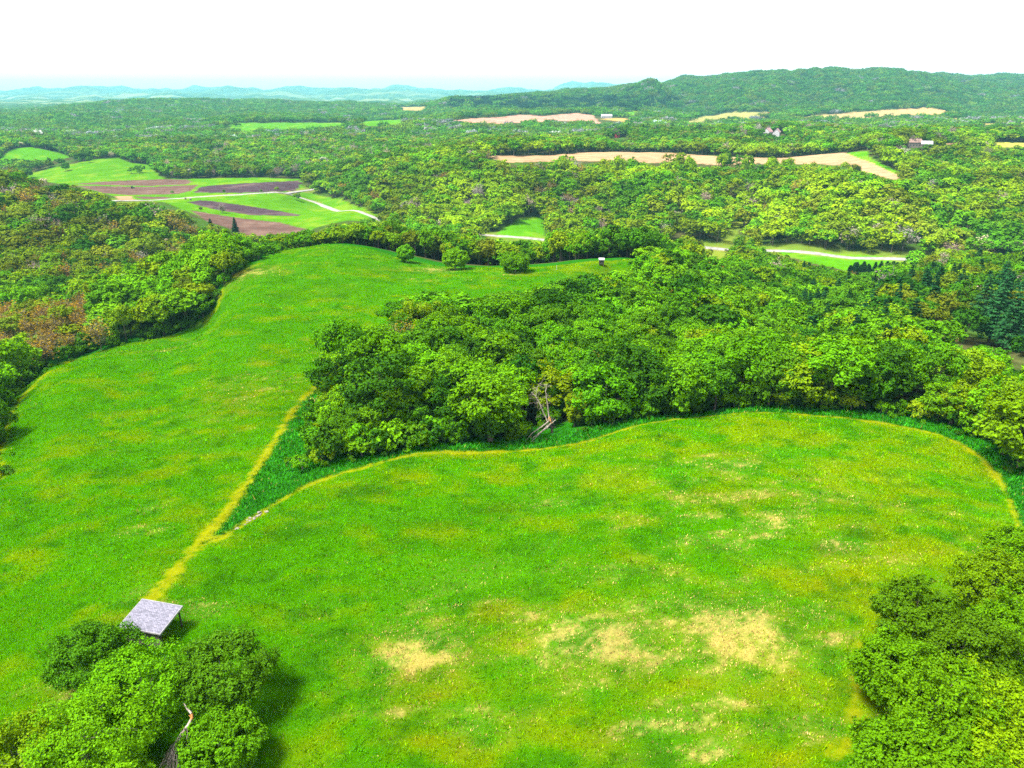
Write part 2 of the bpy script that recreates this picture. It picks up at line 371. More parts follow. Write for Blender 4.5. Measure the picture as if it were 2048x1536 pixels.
def meadow_state(x, y, soft=False):
    """straw amount, yellow amount, dark amount, track amount, lush mask for points in the meadow"""
    n1 = fbm(x / 3.0, y / 2.2, 21, 4); n2 = fbm(x / 9.0, y / 6.0, 22, 3); n3 = fbm(x / .9, y / .7, 23, 2)
    stk = fbm((x + .45 * y) / 7.0, (y - .25 * x) / 1.7, 28, 3)
    straw = np.zeros_like(x); yel = np.zeros_like(x); dark = np.zeros_like(x)
    for cx, cy, rx, ry, s in TAN:
        d = (((x - cx) / rx) ** 2 + ((y - cy) / ry) ** 2) * .72
        straw = np.maximum(straw, .72 * s * np.exp(-d * .45)) if s > .6 else np.maximum(straw, np.minimum(.72 * s * np.exp(-d * .6) * np.clip(4.6 * (stk - .40), 0, 1.6), .46))
    for cx, cy, rx, ry, s in YEL:
        d = ((x - cx) / rx) ** 2 + ((y - cy) / ry) ** 2
        yel = np.maximum(yel, s * np.exp(-d * .7))
    for cx, cy, rx, ry, s in DARK:
        d = ((x - cx) / rx) ** 2 + ((y - cy) / ry) ** 2
        dark = np.maximum(dark, s * np.exp(-d * .9))
    straw = np.clip(straw * (.25 + 1.5 * n1), 0, 1)
    n4 = vnoise(x / .42, y / .42, 26)
    n5 = vnoise(x / .8 + y / 2.4, y / .55, 27)
    straw_hard = np.clip((straw * 1.5 - .16 - .62 * n4 - .38 * n5 + (n3 - .5) * .3) * 2.6, 0, 1) * np.clip(straw * 8, 0, 1) * .55 + .14 * straw
    # thin worn patches anywhere on the near meadow
    worn = np.clip((n2 - .57) * 5, 0, 1) * np.clip((n1 - .50) * 4, 0, 1) * np.clip((x + 40) / 30, 0, 1) * np.clip((150 - y) / 60, 0, 1)
    yel = np.clip(yel * (.35 + 1.3 * (n1 - .2)) + worn * .8, 0, 1)
    dark = np.clip(dark * (n1 * 1.8), 0, 1)
    lush = inside(LUSH, x, y)
    wig = (n2 - .5) * 1.5 + (n3 - .5) * 1.6 + (n1 - .5) * 1.2
    tr = np.clip(1.3 - dist_line(TRACK1S, x, y) / (.85 + .5 * np.clip((95 - y) / 20, 0, 1)) + wig, 0, 1)
    tr = np.maximum(tr, np.clip(1.2 - dist_line(EDGE2S, x, y) / .72 + wig, 0, 1) * .95)
    tr = np.maximum(tr, np.clip(1.2 - dist_line(LEFT_TRACK, x, y) / 1.4 + wig, 0, 1) * .8)
    tr = np.maximum(tr, np.clip(1.2 - dist_line(NOTCH_TRACK, x, y) / 1.6 + wig, 0, 1) * .75)
    tr = tr * .85
    tr = np.maximum(tr, np.clip(1.1 - dist_line(LOW_TRACK, x, y) / .9 + wig * 1.4, 0, 1) * .7)
    dark = np.maximum(dark, np.clip(1 - dist_line(CROSS, x, y) / .35 + wig, 0, 1) * .5)
    return (straw if soft else straw_hard), yel, dark, tr, lush, n1, n2, n3


def mix(a, b, t):
    return a * (1 - t[..., None]) + b * t[..., None]


def meadow_colour(x, y, soft=False):
    straw, yel, dark, tr, lush, n1, n2, n3 = meadow_state(x, y, soft)
    sraw = straw
    if soft: straw = (rng.random(x.shape) < np.clip(straw * 1.5 - .12, 0, .78)) * 1.0; yel = np.where(rng.random(x.shape) < .1 + yel * .8, np.clip(yel * 1.5, 0, 1), yel * .15)
    stripe = .5 + .5 * np.sin((x * .62 + y * .78) / 1.5 + n2 * 5)
    yellower = np.clip(.5 + (x - 15) / 90., 0, 1) * .65  # grass itself turns a yellower green towards the right
    t = np.clip((n2 - .5) * 2.4 + yellower + (n1 - .5) * 1.5 + (stripe - .5) * .34, 0, 1)
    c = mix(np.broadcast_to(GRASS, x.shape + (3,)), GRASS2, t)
    c = mix(c, DARKG, np.clip(dark + np.clip((.42 - n1) * 2.6, 0, .45), 0, .8))
    c = mix(c, FLOWER, np.clip(yel * (.85 if soft else .4), 0, .85))
    c = mix(c, LUSHC * (.7 + .6 * n3[..., None]), np.clip(lush * 1.0, 0, 1))
    c = mix(c, STRAW, straw * .95)
    c = mix(c, MOWN * (.75 + .5 * n3[..., None]), tr)
    return c, straw, tr, lush, n1, n3


def ground_colour(x, y, z, cid, meadow):
    sh = x.shape
    c = np.broadcast_to(FLOOR, sh + (3,)).copy()
    n = fbm(x / 6., y / 6., 31, 3)
    c *= (.6 + .8 * n)[..., None]
    gr = np.clip((fbm(x / 25., y / 25., 33, 2) - .42) * 4, 0, 1)
    c = mix(c, np.array((.035, .10, .008)), gr * .7)
    ed = np.minimum(np.minimum(dist_line(WOOD_FRONT, x, y), dist_line(WOOD_BACK, x, y)), dist_line(LEFT_EDGE + CREST, x, y))
    c = mix(c, LUSHC * .55, np.clip((16 - ed) / 6, 0, 1) * (y < 420))
    far = np.clip((y - 2300) / 1500, 0, 1)
    nf = fbm(x / 90., y / 160., 35, 4)
    fc = mix(np.broadcast_to(np.array((.018, .06, .012)), sh + (3,)), np.array((.07, .12, .015)), np.clip((nf - .35) * 2.4, 0, 1))
    c = mix(c, fc, far)
    pl = np.clip((fbm(x / 900., y / 500., 36, 3) - .56) * 9, 0, 1) * np.clip((y - 4800) / 800, 0, 1) * np.clip((13500 - y) / 2500, 0, 1)
    c = mix(c, np.array((.25, .28, .14)), pl * .55)
    for k, (nm, p, y0, y1, col) in enumerate(CLEAR):
        m = cid == k
        if m.any():
            col = np.array(col)
            xs, ys = x[m], y[m]
            q = fbm(xs / 18., ys / 18., 50 + k, 3); q2 = fbm(xs / 5., ys / 9., 70 + k, 3)
            cc = np.broadcast_to(col, xs.shape + (3,)) * (.72 + .35 * q + .25 * q2)[..., None]
            if nm == 'pasture':
                cc = mix(cc, np.array((.20, .21, .02)), np.clip((q - .55) * 2.0, 0, .3))
            else:
                rows = .5 + .5 * np.sin((ys * .9 + xs * .16) / 2.6 + q * 4)
                cc = cc * (.88 + .2 * rows)[..., None]
                cc = mix(cc, np.array((.2, .14, .10)), np.clip((q - .6) * 2, 0, .25))
            c[m] = cc
    rd = np.minimum(dist_line(ROAD, x, y), dist_line(BRANCH, x, y))
    verge = np.clip((22 - rd) / 8, 0, 1) * (cid < 0) * (y > 380) * (y < 1400)
    vn = fbm(x / 12., y / 12., 81, 3)
    c = mix(c, np.array((.10, .16, .015)), verge * .8)
    c = mix(c, np.array((.20, .17, .05)), np.clip((9 - rd) / 4, 0, 1) * np.clip((vn - .5) * 4, 0, .6) * (y > 380) * (y < 1400))
    if meadow.any():
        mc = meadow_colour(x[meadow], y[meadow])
        c[meadow] = mc[0] * (.52 + .36 * np.maximum(mc[1], mc[2]))[:, None]  # ground under grass darkened: shade between the blades put into its colour
    return c

# ------------------------------------------------------------------ scene plumbing
sc = bpy.context.scene
COL = sc.collection
R = math.radians


def tag(o, label=None, cat=None, group=None, kind=None):
    if label: o['label'] = label
    if cat: o['category'] = cat
    if group: o['group'] = group
    if kind: o['kind'] = kind
    return o


def link(name, me, parent=None, loc=(0, 0, 0)):
    o = bpy.data.objects.new(name, me)
    COL.objects.link(o)
    o.location = loc
    if parent: o.parent = parent
    return o


def empty(name, loc, rz=0.0):
    o = bpy.data.objects.new(name, None); COL.objects.link(o)
    o.location = loc; o.rotation_euler = (0, 0, rz); o.empty_display_size = .5
    return o


def mesh_np(name, V, faces, mats=(), mat_idx=None, attrs=(), smooth_sh=False):
    """faces: list of int arrays (n,3) / (n,4). attrs: (name, type, domain, data)"""
    me = bpy.data.meshes.new(name)
    faces = [np.asarray(f, np.int32) for f in faces if len(f)]
    V = np.asarray(V, np.float32)
    me.vertices.add(len(V)); me.vertices.foreach_set('co', V.ravel())
    nl = sum(f.size for f in faces); npoly = sum(len(f) for f in faces)
    me.loops.add(nl); me.polygons.add(npoly)
    me.loops.foreach_set('vertex_index', np.concatenate([f.ravel() for f in faces]))
    tot = np.concatenate([np.full(len(f), f.shape[1], np.int32) for f in faces])
    st = np.concatenate([[0], np.cumsum(tot)[:-1]]).astype(np.int32)
    me.polygons.foreach_set('loop_start', st)
    if mat_idx is not None: me.polygons.foreach_set('material_index', np.asarray(mat_idx, np.int32))
    me.polygons.foreach_set('use_smooth', np.full(npoly, bool(smooth_sh)))
    for m in mats: me.materials.append(m)
    for nm, ty, dom, data in attrs:
        a = me.attributes.new(nm, ty, dom)
        data = np.asarray(data, np.float32)
        if ty == 'FLOAT_COLOR': a.data.foreach_set('color', data.ravel())
        elif ty == 'FLOAT_VECTOR': a.data.foreach_set('vector', data.ravel())
        elif ty == 'INT': a.data.foreach_set('value', data.astype(np.int32))
        else: a.data.foreach_set('value', data.ravel())
    me.update(calc_edges=True)
    return me


# ------------------------------------------------------------------ materials
def new_mat(name):
    m = bpy.data.materials.new(name); m.use_nodes = True
    nt = m.node_tree; nt.nodes.clear()
    return m, nt.nodes, nt.links


def N(nodes, t, **kw):
    n = nodes.new(t)
    for k, v in kw.items(): setattr(n, k, v)
    return n


def math_node(nodes, links, op, a, b=None, clamp=False):
    n = nodes.new('ShaderNodeMath'); n.operation = op; n.use_clamp = clamp
    for i, s in enumerate((a, b)):
        if s is None: continue
        if isinstance(s, (int, float)): n.inputs[i].default_value = s
        else: links.new(s, n.inputs[i])
    return n.outputs[0]


def scale_col(nodes, links, col, fac):
    n = nodes.new('ShaderNodeVectorMath'); n.operation = 'SCALE'
    links.new(col, n.inputs[0]); links.new(fac, n.inputs['Scale'])
    return n.outputs[0]


def leafy(name, col_attr, attr_type, transl=.35, per_leaf=True, gloss=True):
    m, nd, lk = new_mat(name)
    at = N(nd, 'ShaderNodeAttribute', attribute_name=col_attr, attribute_type=attr_type)
    col = at.outputs['Color']
    if per_leaf:
        lv = N(nd, 'ShaderNodeAttribute', attribute_name='lv', attribute_type='GEOMETRY')
        col = scale_col(nd, lk, col, lv.outputs['Fac'])
    dif = N(nd, 'ShaderNodeBsdfDiffuse'); tr = N(nd, 'ShaderNodeBsdfTranslucent')
    lk.new(col, dif.inputs['Color'])
    hs = N(nd, 'ShaderNodeHueSaturation'); hs.inputs['Hue'].default_value = .49; hs.inputs['Value'].default_value = 1.15
    lk.new(col, hs.inputs['Color']); lk.new(hs.outputs[0], tr.inputs['Color'])
    mx = N(nd, 'ShaderNodeMixShader'); mx.inputs[0].default_value = transl
    lk.new(dif.outputs[0], mx.inputs[1]); lk.new(tr.outputs[0], mx.inputs[2])
    out = N(nd, 'ShaderNodeOutputMaterial')
    if gloss:
        gl = N(nd, 'ShaderNodeBsdfGlossy'); gl.inputs['Roughness'].default_value = .45; gl.inputs['Color'].default_value = (.9, .95, .8, 1)
        m2 = N(nd, 'ShaderNodeMixShader'); m2.inputs[0].default_value = .025
        lk.new(mx.outputs[0], m2.inputs[1]); lk.new(gl.outputs[0], m2.inputs[2]); lk.new(m2.outputs[0], out.inputs[0])
    else:
        lk.new(mx.outputs[0], out.inputs[0])
    return m


def noisy(name, c1, c2, scale=4., rough=.8, stretch=(1, 1, 1), bump=.0, metallic=0., detail=6., contrast=(.35, .65)):
    m, nd, lk = new_mat(name)
    tc = N(nd, 'ShaderNodeTexCoord'); mp = N(nd, 'ShaderNodeMapping'); mp.inputs['Scale'].default_value = stretch
    lk.new(tc.outputs['Object'], mp.inputs[0])
    nz = N(nd, 'ShaderNodeTexNoise'); nz.inputs['Scale'].default_value = scale; nz.inputs['Detail'].default_value = detail
    lk.new(mp.outputs[0], nz.inputs['Vector'])
    cr = N(nd, 'ShaderNodeValToRGB'); cr.color_ramp.elements[0].position = contrast[0]; cr.color_ramp.elements[1].position = contrast[1]
    cr.color_ramp.elements[0].color = (*c1, 1); cr.color_ramp.elements[1].color = (*c2, 1)
    lk.new(nz.outputs['Fac'], cr.inputs[0])
    p = N(nd, 'ShaderNodeBsdfPrincipled'); p.inputs['Roughness'].default_value = rough; p.inputs['Metallic'].default_value = metallic
    p.inputs['Specular IOR Level'].default_value = .25
    lk.new(cr.outputs[0], p.inputs['Base Color'])
    if bump:
        b = N(nd, 'ShaderNodeBump'); b.inputs['Strength'].default_value = bump; b.inputs['Distance'].default_value = .05
        lk.new(nz.outputs['Fac'], b.inputs['Height']); lk.new(b.outputs[0], p.inputs['Normal'])
    o = N(nd, 'ShaderNodeOutputMaterial'); lk.new(p.outputs[0], o.inputs[0])
    return m


def shingle_mat(name, c1, c2, rough=.85):
    m, nd, lk = new_mat(name)
    tc = N(nd, 'ShaderNodeTexCoord')
    br = N(nd, 'ShaderNodeTexBrick'); br.inputs['Scale'].default_value = 1.0
    br.inputs['Brick Width'].default_value = .34; br.inputs['Row Height'].default_value = .15; br.inputs['Mortar Size'].default_value = .012
    br.inputs['Color1'].default_value = (*c1, 1); br.inputs['Color2'].default_value = (*c2, 1)
    br.inputs['Mortar'].default_value = (c1[0] * .35, c1[1] * .35, c1[2] * .38, 1); br.inputs['Bias'].default_value = .1
    lk.new(tc.outputs['Object'], br.inputs['Vector'])
    nz = N(nd, 'ShaderNodeTexNoise'); nz.inputs['Scale'].default_value = 9.; nz.inputs['Detail'].default_value = 5.
    lk.new(tc.outputs['Object'], nz.inputs['Vector'])
    f = math_node(nd, lk, 'MULTIPLY_ADD', nz.outputs['Fac'], 1.9)
    f.node.inputs[2].default_value = .05
    col = scale_col(nd, lk, br.outputs['Color'], f)
    p = N(nd, 'ShaderNodeBsdfPrincipled'); p.inputs['Roughness'].default_value = rough
    lk.new(col, p.inputs['Base Color'])
    b = N(nd, 'ShaderNodeBump'); b.inputs['Strength'].default_value = .5; b.inputs['Distance'].default_value = .02
    lk.new(br.outputs['Fac'], b.inputs['Height']); b.invert = True; lk.new(b.outputs[0], p.inputs['Normal'])
    o = N(nd, 'ShaderNodeOutputMaterial'); lk.new(p.outputs[0], o.inputs[0])
    return m


def ground_mat():
    m, nd, lk = new_mat('ground_surface')
    at = N(nd, 'ShaderNodeAttribute', attribute_name='col', attribute_type='GEOMETRY')
    geo = N(nd, 'ShaderNodeNewGeometry')
    n1 = N(nd, 'ShaderNodeTexNoise'); n1.inputs['Scale'].default_value = 2.2; n1.inputs['Detail'].default_value = 7.; n1.inputs['Roughness'].default_value = .7
    n2 = N(nd, 'ShaderNodeTexNoise'); n2.inputs['Scale'].default_value = .12; n2.inputs['Detail'].default_value = 6.
    lk.new(geo.outputs['Position'], n1.inputs['Vector']); lk.new(geo.outputs['Position'], n2.inputs['Vector'])
    f1 = math_node(nd, lk, 'MULTIPLY_ADD', n1.outputs['Fac'], 1.2); f1.node.inputs[2].default_value = .4
    f2 = math_node(nd, lk, 'MULTIPLY_ADD', n2.outputs['Fac'], .7); f2.node.inputs[2].default_value = .65
    f = math_node(nd, lk, 'MULTIPLY', f1, f2)
    col = scale_col(nd, lk, at.outputs['Color'], f)
    p = N(nd, 'ShaderNodeBsdfDiffuse'); p.inputs['Roughness'].default_value = .5
    lk.new(col, p.inputs['Color'])
    b = N(nd, 'ShaderNodeBump'); b.inputs['Strength'].default_value = .5; b.inputs['Distance'].default_value = .25
    lk.new(n1.outputs['Fac'], b.inputs['Height']); lk.new(b.outputs[0], p.inputs['Normal'])
    o = N(nd, 'ShaderNodeOutputMaterial'); lk.new(p.outputs[0], o.inputs[0])
    return m


M = {}
M['ground'] = ground_mat()
M['leaf'] = leafy('tree_leaves', 'tint', 'OBJECT', .22, gloss=False)
M['leaf_wood'] = leafy('woodland_leaves', 'tint', 'INSTANCER', .22, gloss=False)
M['grass'] = leafy('meadow_grass', 'col', 'GEOMETRY', .3, per_leaf=False, gloss=False)
M['bark'] = noisy('bark', (.045, .035, .028), (.16, .135, .11), 3., .9, (1, 1, .25), .4)
M['pale_bark'] = noisy('pale_bark', (.12, .10, .08), (.30, .26, .22), 3., .85, (1, 1, .3), .3)
M['dead_wood'] = noisy('dead_wood', (.17, .14, .12), (.46, .40, .34), 4., .85, (1, 1, .3), .3)
M['twig'] = noisy('twig_wood', (.10, .08, .07), (.30, .26, .23), 3., .9)
M['raw_wood'] = noisy('torn_wood', (.32, .13, .03), (.55, .28, .09), 6., .8, (1, 1, .3), .3)
M['road'] = noisy('road_surface', (.17, .16, .15), (.265, .255, .24), .35, .9, detail=8.)
M['shingle'] = shingle_mat('roof_shingles', (.095, .095, .130), (.195, .19, .25))
M['board'] = noisy('weathered_boards', (.10, .085, .07), (.24, .21, .18), 5., .85, (6, 6, .6), .3)
M['dark_board'] = noisy('dark_boards', (.03, .026, .022), (.075, .066, .055), 5., .85, (6, 6, .6), .3)
M['fascia'] = noisy('pale_trim', (.26, .25, .26), (.38, .37, .38), 5., .7)
M['white_paint'] = noisy('white_siding', (.34, .33, .34), (.46, .45, .46), 2., .6)
M['red_paint'] = noisy('red_siding', (.30, .02, .03), (.42, .04, .05), 2., .7)
M['pink_roof'] = noisy('faded_red_roof', (.27, .15, .155), (.36, .23, .23), 1., .8)
M['grey_roof'] = noisy('grey_metal_roof', (.26, .26, .28), (.38, .38, .41), 1., .55)
M['brown_roof'] = noisy('brown_roof', (.15, .09, .075), (.25, .17, .145), 1., .8)
M['glass'] = noisy('dark_glass', (.02, .025, .03), (.05, .06, .07), 1., .15)
M['dark_metal'] = noisy('dark_metal', (.02, .02, .022), (.05, .05, .055), 3., .5)
M['rubber'] = noisy('black_rubber', (.012, .012, .012), (.03, .03, .03), 3., .9)
M['stone'] = noisy('pale_stone', (.11, .10, .08), (.25, .23, .19), 5., .9, bump=.5)

# ------------------------------------------------------------------ ground sheet
NA = 700
AS = np.linspace(-1.25, 1.25, NA)
ROWS = np.concatenate([np.linspace(-55, 42, 36, endpoint=False),
                       np.exp(np.linspace(math.log(122), math.log(400), 400, endpoint=False)) - 80,
                       np.exp(np.linspace(math.log(400), math.log(1200), 270, endpoint=False)) - 80,
                       np.exp(np.linspace(math.log(1200), math.log(17580), 260)) - 80])
NR = len(ROWS)
gy = np.repeat(ROWS[:, None], NA, 1); gx = AS[None, :] * (gy + 80)
gz_ = terrain(gx, gy)
cid = clear_id(gx, gy, gz_)
mead = inside(MEADOW, gx, gy) & (gy < 320)
gc = ground_colour(gx, gy, gz_, cid, mead)
idx = (np.arange(NR - 1)[:, None] * NA + np.arange(NA - 1)[None, :])
quads = np.stack([idx, idx + 1, idx + NA + 1, idx + NA], -1).reshape(-1, 4)
fcat = np.where(mead, 1000, np.where(cid >= 0, cid, np.where(gy > 5200, 2000, -1)))[:-1, :-1].ravel()
GV = np.stack([gx, gy, gz_], -1).reshape(-1, 3)
GCOL = np.concatenate([gc.reshape(-1, 3), np.ones((GV.shape[0], 1))], 1)


def ground_piece(name, sel):
    q = quads[sel]
    used = np.unique(q)
    remap = np.zeros(len(GV), np.int32); remap[used] = np.arange(len(used))
    me = mesh_np(name, GV[used], [remap[q]], [M['ground']], None, [('col', 'FLOAT_COLOR', 'POINT', GCOL[used])], True)
    return tag(link(name, me), kind='structure')


ground_piece('ground', fcat == -1)
ground_piece('meadow', fcat == 1000)
ground_piece('hills', fcat == 2000)
for k, (nm, p, y0, y1, c) in enumerate(CLEAR):
    if (fcat == k).any(): ground_piece(nm, fcat == k)

# road strips: a slightly cambered sheet with gravel shoulders, a few cm above the ground
def road_strip(name, pts, half):
    P_ = np.array(pts)
    d = np.gradient(P_, axis=0); d /= np.linalg.norm(d, axis=1)[:, None] + 1e-9
    nrm = np.stack([-d[:, 1], d[:, 0]], 1)
    offs = np.array([-half - 1.2, -half, 0, half, half + 1.2]); lift = np.array([-.25, .28, .40, .28, -.25])
    base = terrain(P_[:, 0], P_[:, 1])
    V = []
    for o_, l_ in zip(offs, lift):
        q = P_ + nrm * o_
        V.append(np.stack([q[:, 0], q[:, 1], np.maximum(base, terrain(q[:, 0], q[:, 1])) + l_], 1))
    V = np.stack(V, 1).reshape(-1, 3)
    n = len(P_); i = (np.arange(n - 1)[:, None] * 5 + np.arange(4)[None, :])
    qd = np.stack([i, i + 5, i + 6, i + 1], -1).reshape(-1, 4)
    return tag(link(name, mesh_np(name, V, [qd], [M['road']], smooth_sh=True)), kind='structure')


_dense = []
for a, b in zip(ROAD[:-1], ROAD[1:]):
    for k in range(4): _dense.append((a[0] + (b[0] - a[0]) * k / 4, a[1] + (b[1] - a[1]) * k / 4))
road_strip('road', _dense, 2.3)
road_strip('side_road', BRANCH, 1.7)

# ------------------------------------------------------------------ grass of the near meadow
def make_grass():
    pts = []
    for (y0, y1, dens) in [(44, 75, 34), (75, 105, 24), (105, 150, 13), (150, 215, 6), (215, 310, 3)]:
        w = .80 * (y1 + 12)
        n = int(2 * w * (y1 - y0) * dens)
        x = rng.uniform(-w, w, n); y = rng.uniform(y0, y1, n)
        k = np.abs(x) < .80 * (y + 12)
        pts.append(np.stack([x[k], y[k], np.full(k.sum(), math.sqrt(24. / dens))], 1))
    Pn = np.concatenate(pts)
    Pn = Pn[inside(MEADOW, Pn[:, 0], Pn[:, 1])]
    x, y, s = Pn.T
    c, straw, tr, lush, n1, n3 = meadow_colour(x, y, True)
    tuft = fbm(x / .55, y / .55, 61, 2)
    h = (.12 + .55 * np.clip(tuft - .3, 0, 1)) * rng.uniform(.7, 1.3, len(x))
    h = h * (1 - .4 * straw) * (1 - .85 * tr) * np.where(lush, 1.9, 1.0)
    keep = rng.random(len(x)) > .55 * tr
    isst = (straw > .5)[keep]
    x, y, s, c, h, lush = x[keep], y[keep], s[keep], c[keep], h[keep], lush[keep]
    z = np.empty(len(x))
    # heights from the ground grid (bilinear in the sheet's own coordinates)
    fa = np.clip((x / (y + 80) - AS[0]) / (AS[1] - AS[0]), 0, NA - 1.001)
    fr = np.interp(y, ROWS, np.arange(NR)); fr = np.clip(fr, 0, NR - 1.001)
    ia = fa.astype(int); ir = fr.astype(int); ta = fa - ia; tr_ = fr - ir
    z = (gz_[ir, ia] * (1 - ta) + gz_[ir, ia + 1] * ta) * (1 - tr_) + (gz_[ir + 1, ia] * (1 - ta) + gz_[ir + 1, ia + 1] * ta) * tr_
    n = len(x)
    an = rng.uniform(0, 2 * math.pi, n); w = .055 * s * rng.uniform(.7, 1.4, n) * np.where(lush, 1.5, 1) * np.where(isst, 1.35, 1)
    lean = rng.uniform(.2, .9, n) * h; la = rng.uniform(0, 2 * math.pi, n)
    bx, by = np.cos(an) * w, np.sin(an) * w
    V = np.empty((n, 3, 3), np.float32)
    V[:, 0] = np.stack([x - bx, y - by, z - .03], 1); V[:, 1] = np.stack([x + bx, y + by, z - .03], 1)
    V[:, 2] = np.stack([x + np.cos(la) * lean, y + np.sin(la) * lean, z + h], 1)
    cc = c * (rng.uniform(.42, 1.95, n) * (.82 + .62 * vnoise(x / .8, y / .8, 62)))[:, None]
    dry = rng.random(n) < .02
    cc[dry] = np.array((.32, .28, .06))
    cc = np.concatenate([cc, np.ones((n, 1))], 1)
    C3 = np.repeat(cc, 3, 0)
    me = mesh_np('grass', V.reshape(-1, 3), [np.arange(3 * n).reshape(-1, 3)], [M['grass']], None, [('col', 'FLOAT_COLOR', 'POINT', C3)])
    o = link('grass', me)
    tag(o, 'bright green meadow grass with straw coloured dry patches around the shelter', 'grass', kind='stuff')
    return n


print('grass blades', make_grass())

# ------------------------------------------------------------------ tree shapes
def unit(v):
    return v / (np.linalg.norm(v, axis=-1, keepdims=True) + 1e-9)


def tube(pts, rad, n=6):
    pts = np.asarray(pts, float); rad = np.asarray(rad, float)
    m = len(pts)
    d = unit(np.gradient(pts, axis=0))
    ref = np.where(np.abs(d[:, 2:3]) > .9, np.array([[1., 0, 0]]), np.array([[0, 0, 1.]]))
    a = unit(np.cross(d, ref)); b = np.cross(d, a)
    th = np.arange(n) * 2 * math.pi / n
    V = pts[:, None] + rad[:, None, None] * (np.cos(th)[None, :, None] * a[:, None] + np.sin(th)[None, :, None] * b[:, None])
    i = np.arange(m - 1)[:, None] * n; j = np.arange(n)[None, :]; j2 = (j + 1) % n
    Fq = np.stack([i + j, i + j2, i + n + j2, i + n + j], -1).reshape(-1, 4)
    return V.reshape(-1, 3), Fq


def join(parts):
    Vs, Fs, o = [], [], 0
    for V, Fq in parts:
        Vs.append(V); Fs.append(Fq + o); o += len(V)
    return np.concatenate(Vs), np.concatenate(Fs)


def bend(p0, p1, n, amt, rg):
    t = np.linspace(0, 1, n)[:, None]
    p = np.array(p0)[None] * (1 - t) + np.array(p1)[None] * t
    off = np.cumsum(rg.normal(0, 1, (n, 3)), 0); off -= off[0]; off = off - t * off[-1]
    return p + off * amt


def leaf_quads(c, nrm, size, rg):
    n = len(c)
    t = unit(np.cross(nrm, unit(rg.normal(size=(n, 3))))); b = np.cross(nrm, t)
    s = size * rg.uniform(.65, 1.35, n)[:, None]
    lift = nrm * s * .18
    V = np.stack([c - t * s, c - b * s * .62 + lift, c + t * s, c + b * s * .62 + lift], 1).reshape(-1, 3)
    return V, np.arange(4 * n).reshape(-1, 4)


def crown_geo(rg, Rr, H, zc, nl, ns, nlf, leaf, low=-.55, spread=.8, flat=1.0, lobe=(.24, .42), nj=.42):
    """lobed crown: lobes on an egg-shaped envelope, leaf sprays on each lobe. returns leaf centres, normals, lobe centres"""
    k = np.arange(nl) + .5
    zz = 1 - (1 - low) * k / nl
    ph = k * 2.399963 + rg.uniform(0, 6)
    d = np.stack([np.sqrt(np.clip(1 - zz ** 2, 0, 1)) * np.cos(ph), np.sqrt(np.clip(1 - zz ** 2, 0, 1)) * np.sin(ph), zz], 1)
    d = unit(d + rg.normal(0, .22, (nl, 3)))
    rad = rg.uniform(.52, .92, nl)
    lc = d * rad[:, None] * np.array([Rr, Rr * rg.uniform(.85, 1.1), H * .5])
    lc[:, 0] += rg.normal(0, .08) * Rr
    lr = Rr * rg.uniform(lobe[0], lobe[1], nl)
    dd = unit(rg.normal(size=(nl, ns, 3)) + d[:, None] * .7)
    sc_ = lc[:, None] + dd * lr[:, None, None] * rg.uniform(.72, 1.08, (nl, ns, 1)) * np.array([1, 1, .82 * flat])
    subr = lr.mean() * .26
    lc_ = sc_[:, :, None] + rg.normal(0, 1, (nl, ns, nlf, 3)) * subr * spread
    nr = unit(dd[:, :, None] * .9 + np.array([0, 0, .45]) + rg.normal(0, nj, (nl, ns, nlf, 3)))
    c = lc_.reshape(-1, 3) + np.array([0, 0, zc]); nr = nr.reshape(-1, 3)
    return c, nr, lc + np.array([0, 0, zc])


def trunk_geo(rg, Hc, r0, lobes, nlimb, n=7):
    top = np.array([rg.normal(0, .25), rg.normal(0, .25), Hc])
    tp = bend((0, 0, -.35), top, 7, .10, rg)
    t = np.linspace(0, 1, 7)
    parts = [tube(tp, r0 * (1.25 - .85 * t) * np.where(t < .08, 1.35, 1), n)]
    pick = rg.permutation(len(lobes))[:nlimb]
    for q in pick:
        f = rg.uniform(.35, .92); i = f * 6; i0 = int(i); s = tp[i0] * (1 - i + i0) + tp[min(i0 + 1, 6)] * (i - i0)
        e = lobes[q]
        if e[2] < s[2] - 1: e = e + np.array([0, 0, 1.])
        mid = bend(s, s + (e - s) * .95, 5, .12, rg); mid[1:4, 2] += .25
        rr = r0 * (1.1 - .8 * f) * .6
        parts.append(tube(mid, np.linspace(rr, rr * .25, 5), 5))
    return join(parts)


def broadleaf(seed, Rr, H, nl, ns, nlf, leaf, nlimb=9, frac=.64, low=-.5, flat=1.0, dens=1.0, lobe=(.22, .38), spread=.7, nj=.42):
    """unit: metres. H total height. returns (crown mesh data, trunk mesh data)"""
    rg = np.random.default_rng(seed)
    Hc = H * frac; zc = H - Hc * .5
    c, nr, lobes = crown_geo(rg, Rr, Hc * .95, zc, nl, ns, nlf, leaf, low, flat=flat, lobe=lobe, spread=spread, nj=nj)
    if dens < 1:
        k = rg.random(len(c)) < dens; c, nr = c[k], nr[k]
    V, Q = leaf_quads(c, nr, leaf, rg)
    tv, tq = trunk_geo(rg, H * .72, .035 * H ** .9 * .45 + .05, lobes, nlimb)
    lv = rg.uniform(.72, 1.28, len(Q))
    return (V, Q, lv), (tv, tq)


